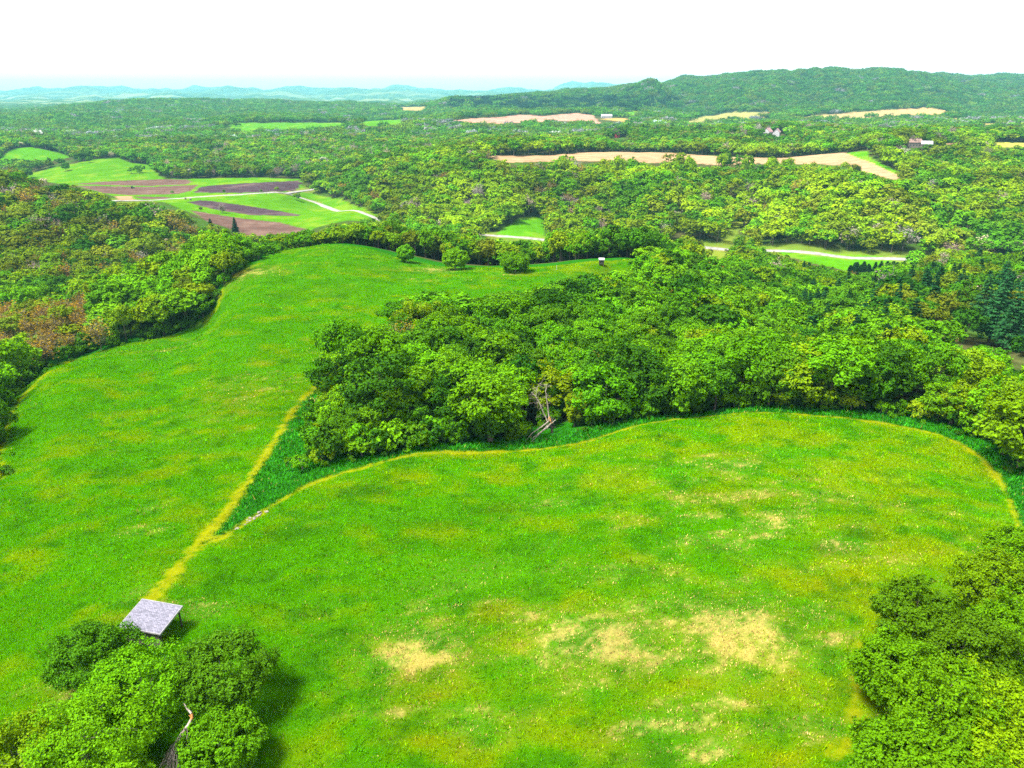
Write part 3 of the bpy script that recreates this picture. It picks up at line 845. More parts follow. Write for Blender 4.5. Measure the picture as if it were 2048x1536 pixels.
def conifer(seed, Rr, H, whorls, per, leaf):
    rg = np.random.default_rng(seed)
    cs, ns_, parts = [], [], []
    parts.append(tube(bend((0, 0, -.3), (0, 0, H * .97), 6, .04, rg), np.linspace(.2, .02, 6) * H / 12, 6))
    for w in range(whorls):
        f = (w + rg.uniform(0, .5)) / whorls
        z = H * (.14 + .84 * f)
        L = Rr * (1 - f) ** .75 * rg.uniform(.75, 1.1) + .15
        a0 = rg.uniform(0, 6.28)
        for k in range(per):
            a = a0 + k * 2 * math.pi / per + rg.normal(0, .2)
            Lk = L * rg.uniform(.75, 1.15)
            m = max(5, int(Lk * 16 / leaf * .25))
            t = np.sqrt(rg.uniform(.02, 1, m))
            wd = rg.normal(0, .2, m) * Lk * (1.1 - t * .6)
            dx, dy = math.cos(a), math.sin(a)
            p = np.stack([dx * t * Lk - dy * wd, dy * t * Lk + dx * wd, z + .18 * Lk * t * (1.2 - t) - .10 * Lk * t + rg.normal(0, .06, m)], 1)
            cs.append(p); ns_.append(unit(np.array([dx * .25, dy * .25, 1.]) + rg.normal(0, .4, (m, 3))))
            e = np.array([dx * Lk, dy * Lk, z])
            parts.append(tube(np.array([[0, 0, z], e * .5 + np.array([0, 0, z * .5 + .05]), e]), [.05, .03, .01], 4))
    c = np.concatenate(cs); nr = np.concatenate(ns_)
    V, Q = leaf_quads(c, nr, leaf, rg)
    return (V, Q, rg.uniform(.7, 1.3, len(Q))), join(parts)


def twiggy(seed, Rr, H, nbranch, leafn, leaf):
    """thin, half bare tree: many fine branches and a scatter of small young leaves"""
    rg = np.random.default_rng(seed)
    parts = [tube(bend((0, 0, -.3), (0, 0, H * .6), 6, .08, rg), np.linspace(.17, .06, 6), 6)]
    tips = []
    for k in range(nbranch):
        a = rg.uniform(0, 6.28); f = rg.uniform(.2, 1.)
        s = np.array([0, 0, H * .6 * f]); el = rg.uniform(.5, 1.3)
        L = Rr * rg.uniform(.6, 1.1) / max(.45, math.cos(el) + .25)
        e = s + np.array([math.cos(a) * math.cos(el), math.sin(a) * math.cos(el), math.sin(el)]) * L
        e[2] = min(e[2], H)
        b = bend(s, e, 5, .12, rg); parts.append(tube(b, np.linspace(.06, .018, 5), 4))
        for q in range(5):
            i = rg.integers(2, 5); e2 = b[i] + rg.normal(0, 1, 3) * Rr * .22 + np.array([0, 0, Rr * .12])
            parts.append(tube(np.array([b[i], (b[i] + e2) / 2 + rg.normal(0, .05, 3), e2]), [.025, .018, .01], 3)); tips += [e2, (e2 + b[i]) / 2]
    tips = np.array(tips)
    c = tips[rg.integers(0, len(tips), leafn)] + rg.normal(0, Rr * .09, (leafn, 3))
    nr = unit(rg.normal(0, .7, (leafn, 3)) + np.array([0, 0, .6]))
    V, Q = leaf_quads(c, nr, leaf, rg)
    return (V, Q, rg.uniform(.7, 1.3, leafn)), join(parts)


def crown_mesh(name, data, mat):
    V, Q, lv = data
    return mesh_np(name, V, [Q], [mat], None, [('lv', 'FLOAT', 'FACE', lv)])


def wood_mesh(name, data, mat):
    return mesh_np(name, data[0], [data[1]], [mat], smooth_sh=True)


TINT = {
    'fresh green': (.080, .222, .004), 'mid green': (.054, .160, .005), 'deep green': (.028, .098, .005), 'yellow-green': (.135, .240, .004),
    'lime green': (.105, .275, .004), 'olive green': (.105, .155, .007), 'bronze': (.20, .142, .010), 'grey': (.23, .19, .16), 'cream': (.55, .55, .36),
    'blue-green': (.016, .070, .018)}


def tint_of(name, rg, v=.16):
    c = np.array(TINT[name]) * rg.uniform(1 - v, 1 + v)
    c[0] *= rg.uniform(.85, 1.18)
    return c

# ------------------------------------------------------------------ where the trees stand
def grid_points(y0, y1, step, xw, jit=.62):
    ys = np.arange(y0, y1, step * .87); out = []
    for i, yy in enumerate(ys):
        w = xw * (yy + 60)
        xs = np.arange(-w, w, step) + (step / 2 if i % 2 else 0)
        out.append(np.stack([xs, np.full(len(xs), yy)], 1))
    p = np.concatenate(out)
    return p + rng.uniform(-jit, jit, p.shape) * step


rt = np.random.default_rng(77)


def open_mask(x, y, z, H, Rr, strict=True):
    """True where a tree may stand: on no clearing or road, and not in front of one that the survey shows open"""
    jit = rt.uniform(-1, 8, len(x)) * (rt.random(len(x)) < .6) * (y > 300)
    ok = ~(inside(MEADOW, x, y) & (y < 330))
    ok &= clear_id(x, y, z) < 0
    rd = np.minimum(dist_line(ROAD, x, y), dist_line(BRANCH, x, y))
    ok &= ~((rd < 11) & (y > 380) & (y < 1500))
    for f in (1.0, .72, .35):
        for sx in (-.7, 0, .7):
            u, v = project(x + sx * Rr, y, z + H * f)
            v = v + jit
            for n, p, y0, y1 in CLEAR_VISIBLE:
                ok &= ~(inside(p, u, v) & (y < (y0 + y1) / 2) & (y > 120))
            for p, by_ in zip(BUILD_PIX, BUILD_Y):
                ok &= ~(inside(p, u, v) & (y < by_ + 40) & (y > 300))
            for p in ROADVIS:
                ok &= ~(inside(p, u, v) & (y < 900) & (y > 300))
    return ok


def zone_tints(u, v, y, x):
    if y < 145 and u > 1900: return 'right', [('yellow-green', .55), ('lime green', .3), ('mid green', .15)]
    if u < 205 and 590 < v < 770 and y < 300: return 'brown', [('bronze', .86), ('olive green', .10), ('yellow-green', .04)]
    if u < 760 and y < 345 and x < 0 and u < 640: return 'left strip', [('lime green', .3), ('fresh green', .32), ('yellow-green', .2), ('mid green', .16), ('cream', .02)]
    if y < 345 and y > 278 and u < 1280: return 'ridge line', [('fresh green', .3), ('mid green', .2), ('yellow-green', .3), ('olive green', .2)]
    if y < 345 and u > 1760 and v < 715: return 'ravine', [('mid green', .35), ('deep green', .2), ('yellow-green', .2), ('olive green', .2), ('grey', .05)]
    if y < 380: return 'wood', [('fresh green', .40), ('mid green', .27), ('deep green', .11), ('yellow-green', .08), ('lime green', .13), ('bronze', .01)]
    if u < 560 and y < 700: return 'spur', [('olive green', .40), ('yellow-green', .20), ('mid green', .12), ('bronze', .12), ('deep green', .07), ('grey', .09)]
    if y < 1000: return 'hillside', [('fresh green', .2), ('yellow-green', .27), ('olive green', .27), ('mid green', .14), ('grey', .07), ('bronze', .03), ('cream', .004)]
    if y < 2000: return 'middle', [('fresh green', .13), ('mid green', .24), ('olive green', .26), ('yellow-green', .15), ('deep green', .07), ('grey', .13), ('cream', .008)]
    return 'far', [('mid green', .34), ('fresh green', .1), ('deep green', .2), ('olive green', .26), ('yellow-green', .08), ('grey', .02)]


def pick(rows, rg):
    r = rg.random() * sum(w for _, w in rows)
    for n, w in rows:
        r -= w
        if r <= 0: return n
    return rows[-1][0]


PA = grid_points(96, 440, 6.6, .80)
PB = grid_points(440, 1560, 9.8, .78)
PC = grid_points(1560, 5400, 29, .78)


def setup(P_, hmin, hmax, wide=(.36, .48)):
    x, y = P_.T
    z = terrain(x, y)
    H = rt.uniform(hmin, hmax, len(x)) * (.80 + .40 * fbm(x / 45., y / 45., 95, 2)); Rr = 2.0 + H * rt.uniform(wide[0] - .19, wide[1] - .13, len(x))
    ok = open_mask(x, y, z, H, Rr)
    return x[ok], y[ok], z[ok], H[ok], Rr[ok]


def near_rules(x, y, z, H, Rr):
    u, v = project(x, y, z)
    ok = ~((y < 316) & (u > 690) & (u < 985) & (y > 262)) & ~((y < 128) & (u < 1960)) & ~((y < 104) & (u > 1900))
    ok &= ~((u > 1915) & (y > 158) & (y < 262) & (rt.random(len(x)) < .8))
    ok &= ~((u > 630) & (u < 672) & (v > 770) & (v < 900))
    ok &= ~((u > 1035) & (u < 1135) & (y < 142)) & ~((u > 1055) & (u < 1112) & (y < 152))
    ok &= ~((y < 300) & (u > 980) & (u < 1290) & (v < 560) & inside(CREST + [(200, 330), (-60, 330)], x, y))
    return ok


xA, yA, zA, HA, RA = setup(PA, 9.0, 15.5)
k = near_rules(xA, yA, zA, HA, RA)
xA, yA, zA, HA, RA = xA[k], yA[k], zA[k], HA[k], RA[k]
uA, vA = project(xA, yA, zA)
SKY_U = [760, 800, 830, 870, 930, 960, 1060, 1100, 1135, 1180, 1230, 1265, 1290, 1340, 1400, 1500]
SKY_V = [640, 606, 584, 580, 588, 595, 580, 570, 552, 548, 540, 522, 506, 498, 492, 478]
inwood = (uA > 760) & (uA < 1500) & (yA < 300) & (xA > -40)
for _ in range(6):
    ut, vt = project(xA, yA, zA + HA)
    HA = np.where(inwood & (vt < np.interp(ut, SKY_U, SKY_V)), HA * .9, HA)
k = ~(inwood & (HA < 7.0))
xA, yA, zA, HA, RA, uA, vA = [q[k] for q in (xA, yA, zA, HA, RA, uA, vA)]
xB, yB, zB, HB, RB = setup(PB, 9.5, 17.5, (.45, .60))
xC, yC, zC, HC, RC = setup(PC, 13, 14)
print('tree candidates', len(xA), len(xB), len(xC))

# the brown thicket is lower; the notch corner keeps bigger trees
brown = (uA < 205) & (vA > 590) & (vA < 770) & (yA < 300)
HA[brown] *= .7; RA[brown] *= .85

# ------------------------------------------------------------------ shapes shared by many trees
NEARV, MIDV, LOWV = 9, 7, 8
near_shapes = []
for i in range(NEARV):
    c, t = broadleaf(100 + i, 1.0 * (4.6 + .25 * (i % 4)), 13.0, 30 + i % 4 * 2, 18, 8, .27, 8, frac=(.66 if i % 3 else .78), low=(-.5 if i % 3 else -.75), flat=(1 if i % 2 else .8))
    near_shapes.append((crown_mesh('broadleaf_crown', c, M['leaf']), wood_mesh('broadleaf_trunk', t, M['bark'])))
edge_shapes = []
for i in range(6):
    c, t = broadleaf(150 + i, 4.7, 12.0, 36 + i % 3 * 3, 18, 8, .25, 6, frac=.95, low=-.92, flat=(1 if i % 2 else .85))
    edge_shapes.append((crown_mesh('broadleaf_crown', c, M['leaf']), wood_mesh('broadleaf_trunk', t, M['bark'])))
twig_shapes = []
for i in range(4):
    c, t = twiggy(300 + i, 3.6, 10.0, 50, 2000, .17)
    twig_shapes.append((crown_mesh('twiggy_crown', c, M['leaf']), wood_mesh('twiggy_trunk', t, M['twig'])))
pine_shapes = []
for i in range(4):
    c, t = conifer(400 + i, 3.4, 14.0, 17, 7, .26)
    pine_shapes.append((crown_mesh('pine_crown', c, M['leaf']), wood_mesh('pine_trunk', t, M['bark'])))
spruce_shapes = []
for i in range(3):
    c, t = conifer(450 + i, 2.6, 13.0, 24, 8, .3)
    spruce_shapes.append((crown_mesh('spruce_crown', c, M['leaf']), wood_mesh('spruce_trunk', t, M['bark'])))
bush_shapes = []
for i in range(5):
    c, t = broadleaf(500 + i, 2.1, 3.2, 16, 14, 7, .17, 5, frac=.92, low=-.2)
    bush_shapes.append((crown_mesh('shrub_foliage', c, M['leaf']), wood_mesh('shrub_stems', t, M['twig'])))

SRC = bpy.data.collections.new('woodland_sources')       # never linked to the scene: shapes for the uncounted woods
FARSRC = bpy.data.collections.new('far_woodland_sources')


def merged(name, crown, trunk, coll, leaf_mat, wood_mat):
    V, Q, lv = crown; tv, tq = trunk
    me = mesh_np(name, np.concatenate([V, tv]), [Q, tq + len(V)], [leaf_mat, wood_mat], np.concatenate([np.zeros(len(Q)), np.ones(len(tq))]), [('lv', 'FLOAT', 'FACE', np.concatenate([lv, np.ones(len(tq))]))])
    o = bpy.data.objects.new(name, me); coll.objects.link(o)
    return o


# 0..6 mid trees, 7..14 light trees, 15..16 thin half-bare trees, 17..18 conifers
for i in range(MIDV):
    c, t = broadleaf(600 + i, 4.7, 13.0, 20, 15, 7, .40, 6, frac=.70, low=-.5, lobe=(.26, .42), nj=.3); merged('wood_tree_%02d' % i, c, t, SRC, M['leaf_wood'], M['bark'])
for i in range(LOWV):
    c, t = broadleaf(700 + i, 4.7, 13.0, 11, 13, 5, .62, 4, lobe=(.34, .52), nj=.2,  frac=(.70 if i % 2 else .8), low=-.45); merged('wood_tree_%02d' % (MIDV + i), c, t, SRC, M['leaf_wood'], M['pale_bark'] if i % 3 == 0 else M['bark'])
for i in range(2):
    c, t = twiggy(800 + i, 4.2, 12.0, 40, 420, .34); merged('wood_tree_%02d' % (MIDV + LOWV + i), c, t, SRC, M['leaf_wood'], M['twig'])
for i in range(2):
    c, t = conifer(820 + i, 3.2, 14.0, 15, 6, .5); merged('wood_tree_%02d' % (MIDV + LOWV + 2 + i), c, t, SRC, M['leaf_wood'], M['bark'])

for i in range(3):      # 19..21 undergrowth
    c, t = broadleaf(840 + i, 2.1, 3.0, 13, 10, 6, .24, 3, frac=.95, low=-.2); merged('wood_tree_%02d' % (MIDV + LOWV + 4 + i), c, t, SRC, M['leaf_wood'], M['twig'])


def patch(seed, n, leaf, con=False):
    rg = np.random.default_rng(seed)
    Vs, Qs, ls, o = [], [], [], 0
    pts = grid = [(i, j) for i in range(3) for j in range(3)]
    for (i, j) in pts:
        px, py = (i - 1) * 9.8 + rg.uniform(-3.6, 3.6), (j - 1) * 9.8 + rg.uniform(-3.6, 3.6)
        if con:
            (V, Q, lv), _ = conifer(int(rg.integers(1e6)), 3.0, rg.uniform(13, 18), 8, 5, 1.2)
        else:
            Hh = rg.uniform(10, 16)
            c, nr, _ = crown_geo(rg, Hh * .46, Hh * .72, Hh * .62, 8, 8, 2, leaf, -.4, lobe=(.36, .52), nj=.22)
            V, Q = leaf_quads(c, nr, leaf, rg); lv = rg.uniform(.8, 1.2, len(Q)) * rg.choice([.6, .85, 1., 1.25, 1.5])
        Vs.append(V + np.array([px, py, 0])); Qs.append(Q + o); ls.append(lv); o += len(V)
    return np.concatenate(Vs), np.concatenate(Qs), np.concatenate(ls)


for i in range(12):
    V, Q, lv = patch(900 + i, 9, 1.25, con=(i >= 10))
    me = mesh_np('far_wood_%02d' % i, V, [Q], [M['leaf_wood']], None, [('lv', 'FLOAT', 'FACE', lv)])
    o = bpy.data.objects.new('far_wood_%02d' % i, me); FARSRC.objects.link(o)


def instancer(name, label, coll, pts, idx, rot, scl, tint):
    me = bpy.data.meshes.new(name)
    me.vertices.add(len(pts)); me.vertices.foreach_set('co', np.asarray(pts, np.float32).ravel())
    for nm, ty, data in (('idx', 'INT', idx), ('rot', 'FLOAT_VECTOR', rot), ('scl', 'FLOAT_VECTOR', scl), ('tint', 'FLOAT_COLOR', np.concatenate([tint, np.ones((len(tint), 1))], 1))):
        a = me.attributes.new(nm, ty, 'POINT')
        if ty == 'INT': a.data.foreach_set('value', np.asarray(data, np.int32))
        elif ty == 'FLOAT_VECTOR': a.data.foreach_set('vector', np.asarray(data, np.float32).ravel())
        else: a.data.foreach_set('color', np.asarray(data, np.float32).ravel())
    o = link(name, me)
    ng = bpy.data.node_groups.new(name + '_nodes', 'GeometryNodeTree')
    ng.interface.new_socket('Geometry', in_out='INPUT', socket_type='NodeSocketGeometry')
    ng.interface.new_socket('Geometry', in_out='OUTPUT', socket_type='NodeSocketGeometry')
    nd, lk = ng.nodes, ng.links
    gi = nd.new('NodeGroupInput'); go = nd.new('NodeGroupOutput')
    ip = nd.new('GeometryNodeInstanceOnPoints'); ip.inputs['Pick Instance'].default_value = True
    ci = nd.new('GeometryNodeCollectionInfo'); ci.inputs['Collection'].default_value = coll
    ci.inputs['Separate Children'].default_value = True; ci.inputs['Reset Children'].default_value = True

    def attr(nm, ty):
        n = nd.new('GeometryNodeInputNamedAttribute'); n.data_type = ty; n.inputs['Name'].default_value = nm
        return [s for s in n.outputs if s.enabled and s.name == 'Attribute'][0]
    lk.new(gi.outputs[0], ip.inputs['Points']); lk.new(ci.outputs[0], ip.inputs['Instance'])
    lk.new(attr('idx', 'INT'), ip.inputs['Instance Index']); lk.new(attr('rot', 'FLOAT_VECTOR'), ip.inputs['Rotation']); lk.new(attr('scl', 'FLOAT_VECTOR'), ip.inputs['Scale'])
    lk.new(ip.outputs[0], go.inputs[0])
    md = o.modifiers.new('instances', 'NODES'); md.node_group = ng
    tag(o, label, 'woodland', kind='stuff')
    return o


# ------------------------------------------------------------------ trees that are things of their own
THINGS = []      # dicts used afterwards to write the labels


def plant(name, cat, shapes, i, x, y, H, Rr, base_H, base_R, tint, hue, zone, rz=None, lean=0.0, z=None):
    c_me, t_me = shapes[i % len(shapes)]
    zz = tz(x, y) if z is None else z
    e = empty(name, (x, y, zz - .05), rt.uniform(0, 6.28) if rz is None else rz)
    e.rotation_euler = (lean, 0, e.rotation_euler[2])
    s = (Rr / base_R, Rr / base_R, H / base_H)
    e.scale = s
    cr = bpy.data.objects.new('foliage' if name == 'shrub' else 'crown', c_me); tr = bpy.data.objects.new('stems' if name == 'shrub' else 'trunk', t_me)
    for q in (tr, cr):
        COL.objects.link(q); q.parent = e
    cr['tint'] = [float(a) for a in tint]
    u, v = project(x, y, zz + H * .6)
    THINGS.append(dict(o=e, name=name, cat=cat, hue=hue, zone=zone, u=float(u), v=float(v), x=x, y=y, H=H, R=Rr, label=None))
    return THINGS[-1]


# candidates close to the camera become things, the others belong to the woodland
inframe = (uA > -60) & (uA < 2110)
order = np.argsort(np.hypot(xA, yA) + np.where(inframe, 0, 1e6))
NIND = 225
ind = order[:NIND]; rest = order[NIND:]
PINE_SPOTS = G([(1975, 690), (2010, 700), (2040, 690), (1955, 660), (1990, 655), (2030, 650), (2048, 625), (1990, 625)]) + G([(1640, 640), (1690, 650), (1740, 640), (1600, 650), (1760, 600), (1790, 590), (1840, 590), (1670, 610), (1715, 690)], h=0)


def keep_from(lst, x, y, d):
    return all((x - a) ** 2 + (y - b) ** 2 > d * d for a, b in lst)


MANUAL = []      # (x, y) of hand set trees, kept free of scattered ones


def crown_spot(u, v, hc):
    return ground_at(u, v, h=hc, ymin=38)[0]


def special(u, v, hc, H, Rr, hue, zone, label, shapes=None, seed=None, hi=True, name='broadleaf_tree', low=-.55, frac=.8, dens=1., leaf=.135):
    x, y = crown_spot(u, v, hc)
    if shapes is None:
        c, t = broadleaf(seed, Rr, H, 64, 24, 13, leaf, 12, lobe=(.17, .30), spread=.62,  frac=frac, low=low, dens=dens)
        shapes = [(crown_mesh('broadleaf_crown', c, M['leaf']), wood_mesh('broadleaf_trunk', t, M['pale_bark']))]
    d = plant(name, 'tree', shapes, 0, float(x), float(y), H, Rr, H, Rr, tint_of(hue, rt, .06), hue, zone, rz=0.0)
    d['label'] = label
    MANUAL.append((x, y))
    return d


# the clump round the shelter
special(184, 1312, 3.8, 6.8, 4.5, 'mid green', 'shelter', 'dark rounded tree close to the left side of the grey roofed shelter', seed=1001, frac=.86, low=-.7)
special(268, 1388, 4.9, 8.6, 5.5, 'lime green', 'shelter', 'tall bright yellowish tree directly in front of the grey roofed shelter', seed=1002, frac=.82, low=-.7)
special(434, 1345, 4.3, 7.6, 4.9, 'mid green', 'shelter', 'round green tree with pale forked limbs just right of the shelter', seed=1003, frac=.72, low=-.45)
special(452, 1484, 3.2, 5.6, 3.8, 'fresh green', 'shelter', 'low rounded bright green tree right of the torn hanging limb', seed=1004, frac=.9, low=-.7)
special(170, 1490, 5.6, 10.0, 5.6, 'lime green', 'shelter', 'broad sunlit tree at the bottom edge below the shelter, left of the torn limb', seed=1005, frac=.8, low=-.7)
special(40, 1530, 5.0, 8.6, 5.4, 'yellow-green', 'shelter', 'yellowish tree in the bottom left corner of the photo', seed=1006, frac=.82, low=-.7)
special(205, 1610, 4.2, 7.4, 4.2, 'lime green', 'shelter', 'bright tree cut by the bottom edge below the torn limb', seed=1007, frac=.82, low=-.7)
# the oaks at the lower right
for j, (u, v, H, Rr, hue, lab) in enumerate([
        (1985, 1165, 9.5, 4.6, 'fresh green', 'topmost large oak of the lower right clump below the meadow track'),
        (2055, 1110, 9.0, 4.4, 'fresh green', 'green oak at the right edge where the yellow track leaves the photo'),
        (1840, 1235, 9.5, 5.0, 'mid green', 'oak at the left shoulder of the lower right clump beside the meadow'),
        (1930, 1300, 10.5, 5.0, 'mid green', 'darker oak in the middle of the lower right clump'),
        (2045, 1275, 10.5, 5.2, 'fresh green', 'bright oak on the right edge in the middle of the lower right clump'),
        (1800, 1335, 9.5, 4.4, 'fresh green', 'oak bulging into the meadow beside the bare trodden path'),
        (1875, 1415, 10.5, 5.2, 'fresh green', 'broad light green oak in the lower half of the lower right clump'),
        (1985, 1420, 10.5, 5.2, 'lime green', 'lightest green oak near the right edge low in the lower right clump'),
        (1790, 1510, 9.0, 4.2, 'fresh green', 'lowest left oak of the lower right clump at the bottom edge'),
        (1900, 1540, 10.0, 5.0, 'fresh green', 'rounded green oak at the bottom edge of the lower right clump'),
        (2020, 1540, 10.0, 5.2, 'lime green', 'light green oak in the bottom right corner of the photo')]):
    d = special(u, v, H * .58, H, Rr, hue, 'lower right clump', lab, seed=1100 + j, frac=.86, low=-.72, leaf=.15, name='oak_tree')
    cr = [q for q in d['o'].children if q.name.startswith('crown')][0]
    cr['tint'] = [a * b for a, b in zip(cr['tint'], (1.15, .90, .7))]
# lone trees on the rim behind the hump
special(812, 503, 4.2, 7.0, 3.4, 'lime green', 'rim', 'small round lone tree on the grassy slope behind the hump', seed=1201, frac=.96, low=-.85, leaf=.24)
special(911, 513, 5.0, 8.2, 4.9, 'lime green', 'rim', 'larger round lone tree at the far rim of the upper meadow', seed=1202, frac=.97, low=-.9, leaf=.24)
special(1030, 522, 4.0, 7.0, 5.4, 'fresh green', 'rim', 'wide low bright tree at the rim right of the lone round trees', seed=1203, frac=.92, low=-.7, leaf=.24)
special(1150, 818, 4.0, 8.0, 2.6, 'yellow-green', 'wood', 'slim yellow-green tree just right of the broken dead tree', seed=1204, frac=.9, low=-.8, leaf=.18)
special(1000, 825, 4.6, 9.0, 4.3, 'fresh green', 'wood', 'bushy green tree just left of the broken dead tree', seed=1205, frac=.95, low=-.9, leaf=.18)
special(738, 722, 8.5, 14.5, 6.4, 'deep green', 'wood', 'big dark green tree at the left corner of the wood', seed=1206, frac=.85, low=-.7, leaf=.2)
special(382, 585, 7.0, 12.0, 6.4, 'olive green', 'left strip', 'large olive tree at the bend of the upper meadow edge', seed=1207, frac=.85, low=-.7, leaf=.24)
special(246, 572, 7.5, 12.0, 3.6, 'cream', 'left strip', 'cream white blossoming tree among the green trees of the left strip', seed=1208, frac=.7, low=-.4, leaf=.2, dens=.55)
for q, (u, v, lab) in enumerate([(300, 492, 'pale flowering tree at the upper end of the white row on the left'), (330, 486, 'whitest flowering tree of the row above the left strip'), (215, 518, 'greyish white bare crowned tree at the lower end of the white row')]):
    x, y = crown_spot(u, v, 8.0)
    c, t = broadleaf(1210 + q, 4.0, 12.0, 26, 14, 7, .26, 9, frac=.7, low=-.5, dens=.6)
    d = plant('blossoming_tree', 'tree', [(crown_mesh('blossom_crown', c, M['leaf']), wood_mesh('blossom_trunk', t, M['pale_bark']))], 0, float(x), float(y), 12., 4., 12., 4., tint_of('cream', rt) * (.9 if q < 2 else .5), 'cream', 'left strip')
    d['label'] = lab; MANUAL.append((x, y))
DEAD_XY = ground_at(1104, 866)[0]
MANUAL.append(tuple(DEAD_XY)); MANUAL.append(tuple(DEAD_XY + np.array([-3.2, 1.0])))
for i, (x, y) in enumerate(PINE_SPOTS):
    if inside(MEADOW, np.array([x]), np.array([y]))[0]: continue
    u_ = float(project(x, y, tz(x, y))[0])
    H = rt.uniform(18, 23) if u_ > 1900 else rt.uniform(13, 17)
    plant('pine_tree', 'tree', pine_shapes, i, x, y, H, H * .25, 14., 3.4, tint_of('blue-green', rt) * 1.5, 'dark', 'pines'); MANUAL.append((x, y))
for i in range(22):
    u = 1697 + (i % 10) * 11.5 + rt.uniform(-4, 4); row = i // 10
    x, y = ground_at(u, 557 + row * 3 + rt.uniform(-1, 1), ymin=330)[0]
    H = rt.uniform(8.5, 11.5)
    plant('spruce_tree', 'tree', spruce_shapes, i, float(x), float(y), H, H * rt.uniform(.27, .36), 13., 2.6, tint_of('blue-green', rt) * .8, 'blackish', 'spruce row'); MANUAL.append((x, y))

for q in ind:
    x, y = float(xA[q]), float(yA[q])
    if not keep_from(MANUAL, x, y, 4.6): continue
    zone, rows = zone_tints(uA[q], vA[q], y, x)
    hue = pick(rows, rt)
    if zone == 'brown' and rt.random() < .75 or hue in ('grey', 'bronze'):
        plant('thin_tree', 'tree', twig_shapes, int(rt.integers(9)), x, y, HA[q], RA[q] * .95, 10., 3.6, tint_of(hue, rt), hue, zone)
    else:
        pt = (np.array([x]), np.array([y]))
        edge = min(dist_line(WOOD_FRONT, *pt)[0], dist_line(WOOD_BACK, *pt)[0], dist_line(LEFT_EDGE, *pt)[0]) < 9
        if edge and rt.random() < .8:
            plant('broadleaf_tree', 'tree', edge_shapes, int(rt.integers(99)), x, y, HA[q] * (1.12 if uA[q] > 1150 and y < 190 else .95), RA[q] * (rt.uniform(1.05, 1.4) if uA[q] > 1150 and y < 190 else rt.uniform(.75, 1.05)), 12., 4.9, tint_of(hue, rt), hue, zone)
        else:
            plant('broadleaf_tree', 'tree', near_shapes, int(rt.integers(99)), x, y, HA[q], RA[q], 13., 4.9, tint_of(hue, rt), hue, zone)

for u, v, H, Rr, hue in [(668, 868, 6.0, 2.7, 'fresh green'), (700, 885, 7.0, 3.2, 'mid green'), (735, 878, 7.5, 3.4, 'fresh green'), (775, 868, 8.0, 3.6, 'fresh green'), (820, 862, 8.0, 3.6, 'mid green'), (700, 842, 9.0, 3.6, 'lime green'), (752, 838, 9.5, 4.0, 'mid green'),
                        (800, 830, 10.0, 4.2, 'fresh green'), (665, 818, 6.5, 2.8, 'yellow-green'), (685, 790, 8.0, 3.2, 'mid green'), (860, 850, 8.5, 3.8, 'lime green'), (900, 850, 8.5, 3.8, 'fresh green'), (945, 852, 8.0, 3.6, 'fresh green'), (1114, 838, 9.0, 3.0, 'mid green'), (1076, 838, 9.5, 3.2, 'mid green'), (1098, 826, 11.0, 3.6, 'deep green')]:
    x, y = ground_at(u, v)[0]
    plant('broadleaf_tree', 'tree', edge_shapes, int(rt.integers(9)), float(x), float(y), H, Rr, 12., 4.9, tint_of(hue, rt), hue, 'wood')
# shrubs along the edges of the near wood
SHRUBS = [(625, 905, 'lime green'), (645, 925, 'yellow-green'), (665, 915, 'mid green'), (690, 905, 'fresh green'), (720, 908, 'lime green'), (760, 900, 'fresh green'), (640, 870, 'yellow-green'), (650, 838, 'mid green'), (665, 800, 'lime green'),
          (800, 893, 'fresh green'), (850, 884, 'mid green'), (880, 880, 'lime green'), (920, 876, 'fresh green'), (1180, 850, 'fresh green'), (1230, 845, 'mid green'), (1290, 835, 'fresh green'), (1340, 828, 'lime green'), (1420, 818, 'mid green'), (1480, 815, 'fresh green'),
          (1560, 812, 'fresh green'), (1640, 815, 'yellow-green'), (1700, 820, 'yellow-green'), (1760, 826, 'fresh green'), (1840, 838, 'yellow-green'), (1950, 872, 'lime green'), (1985, 880, 'yellow-green'), (2020, 880, 'yellow-green'), (2035, 935, 'lime green'), (2000, 850, 'fresh green'),
          (2040, 850, 'yellow-green'), (605, 940, 'lime green'), (60, 735, 'mid green'), (30, 760, 'mid green'), (5, 800, 'olive green'), (370, 655, 'deep green'), (300, 672, 'mid green'), (415, 628, 'mid green')]
for i, (u, v, hue) in enumerate(SHRUBS):
    x, y = ground_at(u, v)[0]
    s = rt.uniform(.8, 1.5)
    plant('shrub', 'shrub', bush_shapes, i, float(x), float(y), 3.2 * s, 2.1 * s, 3.2, 2.1, tint_of(hue, rt), hue, 'shrubs')

# ------------------------------------------------------------------ the uncounted woods
Wp, Wi, Wr, Ws, Wt = [], [], [], [], []


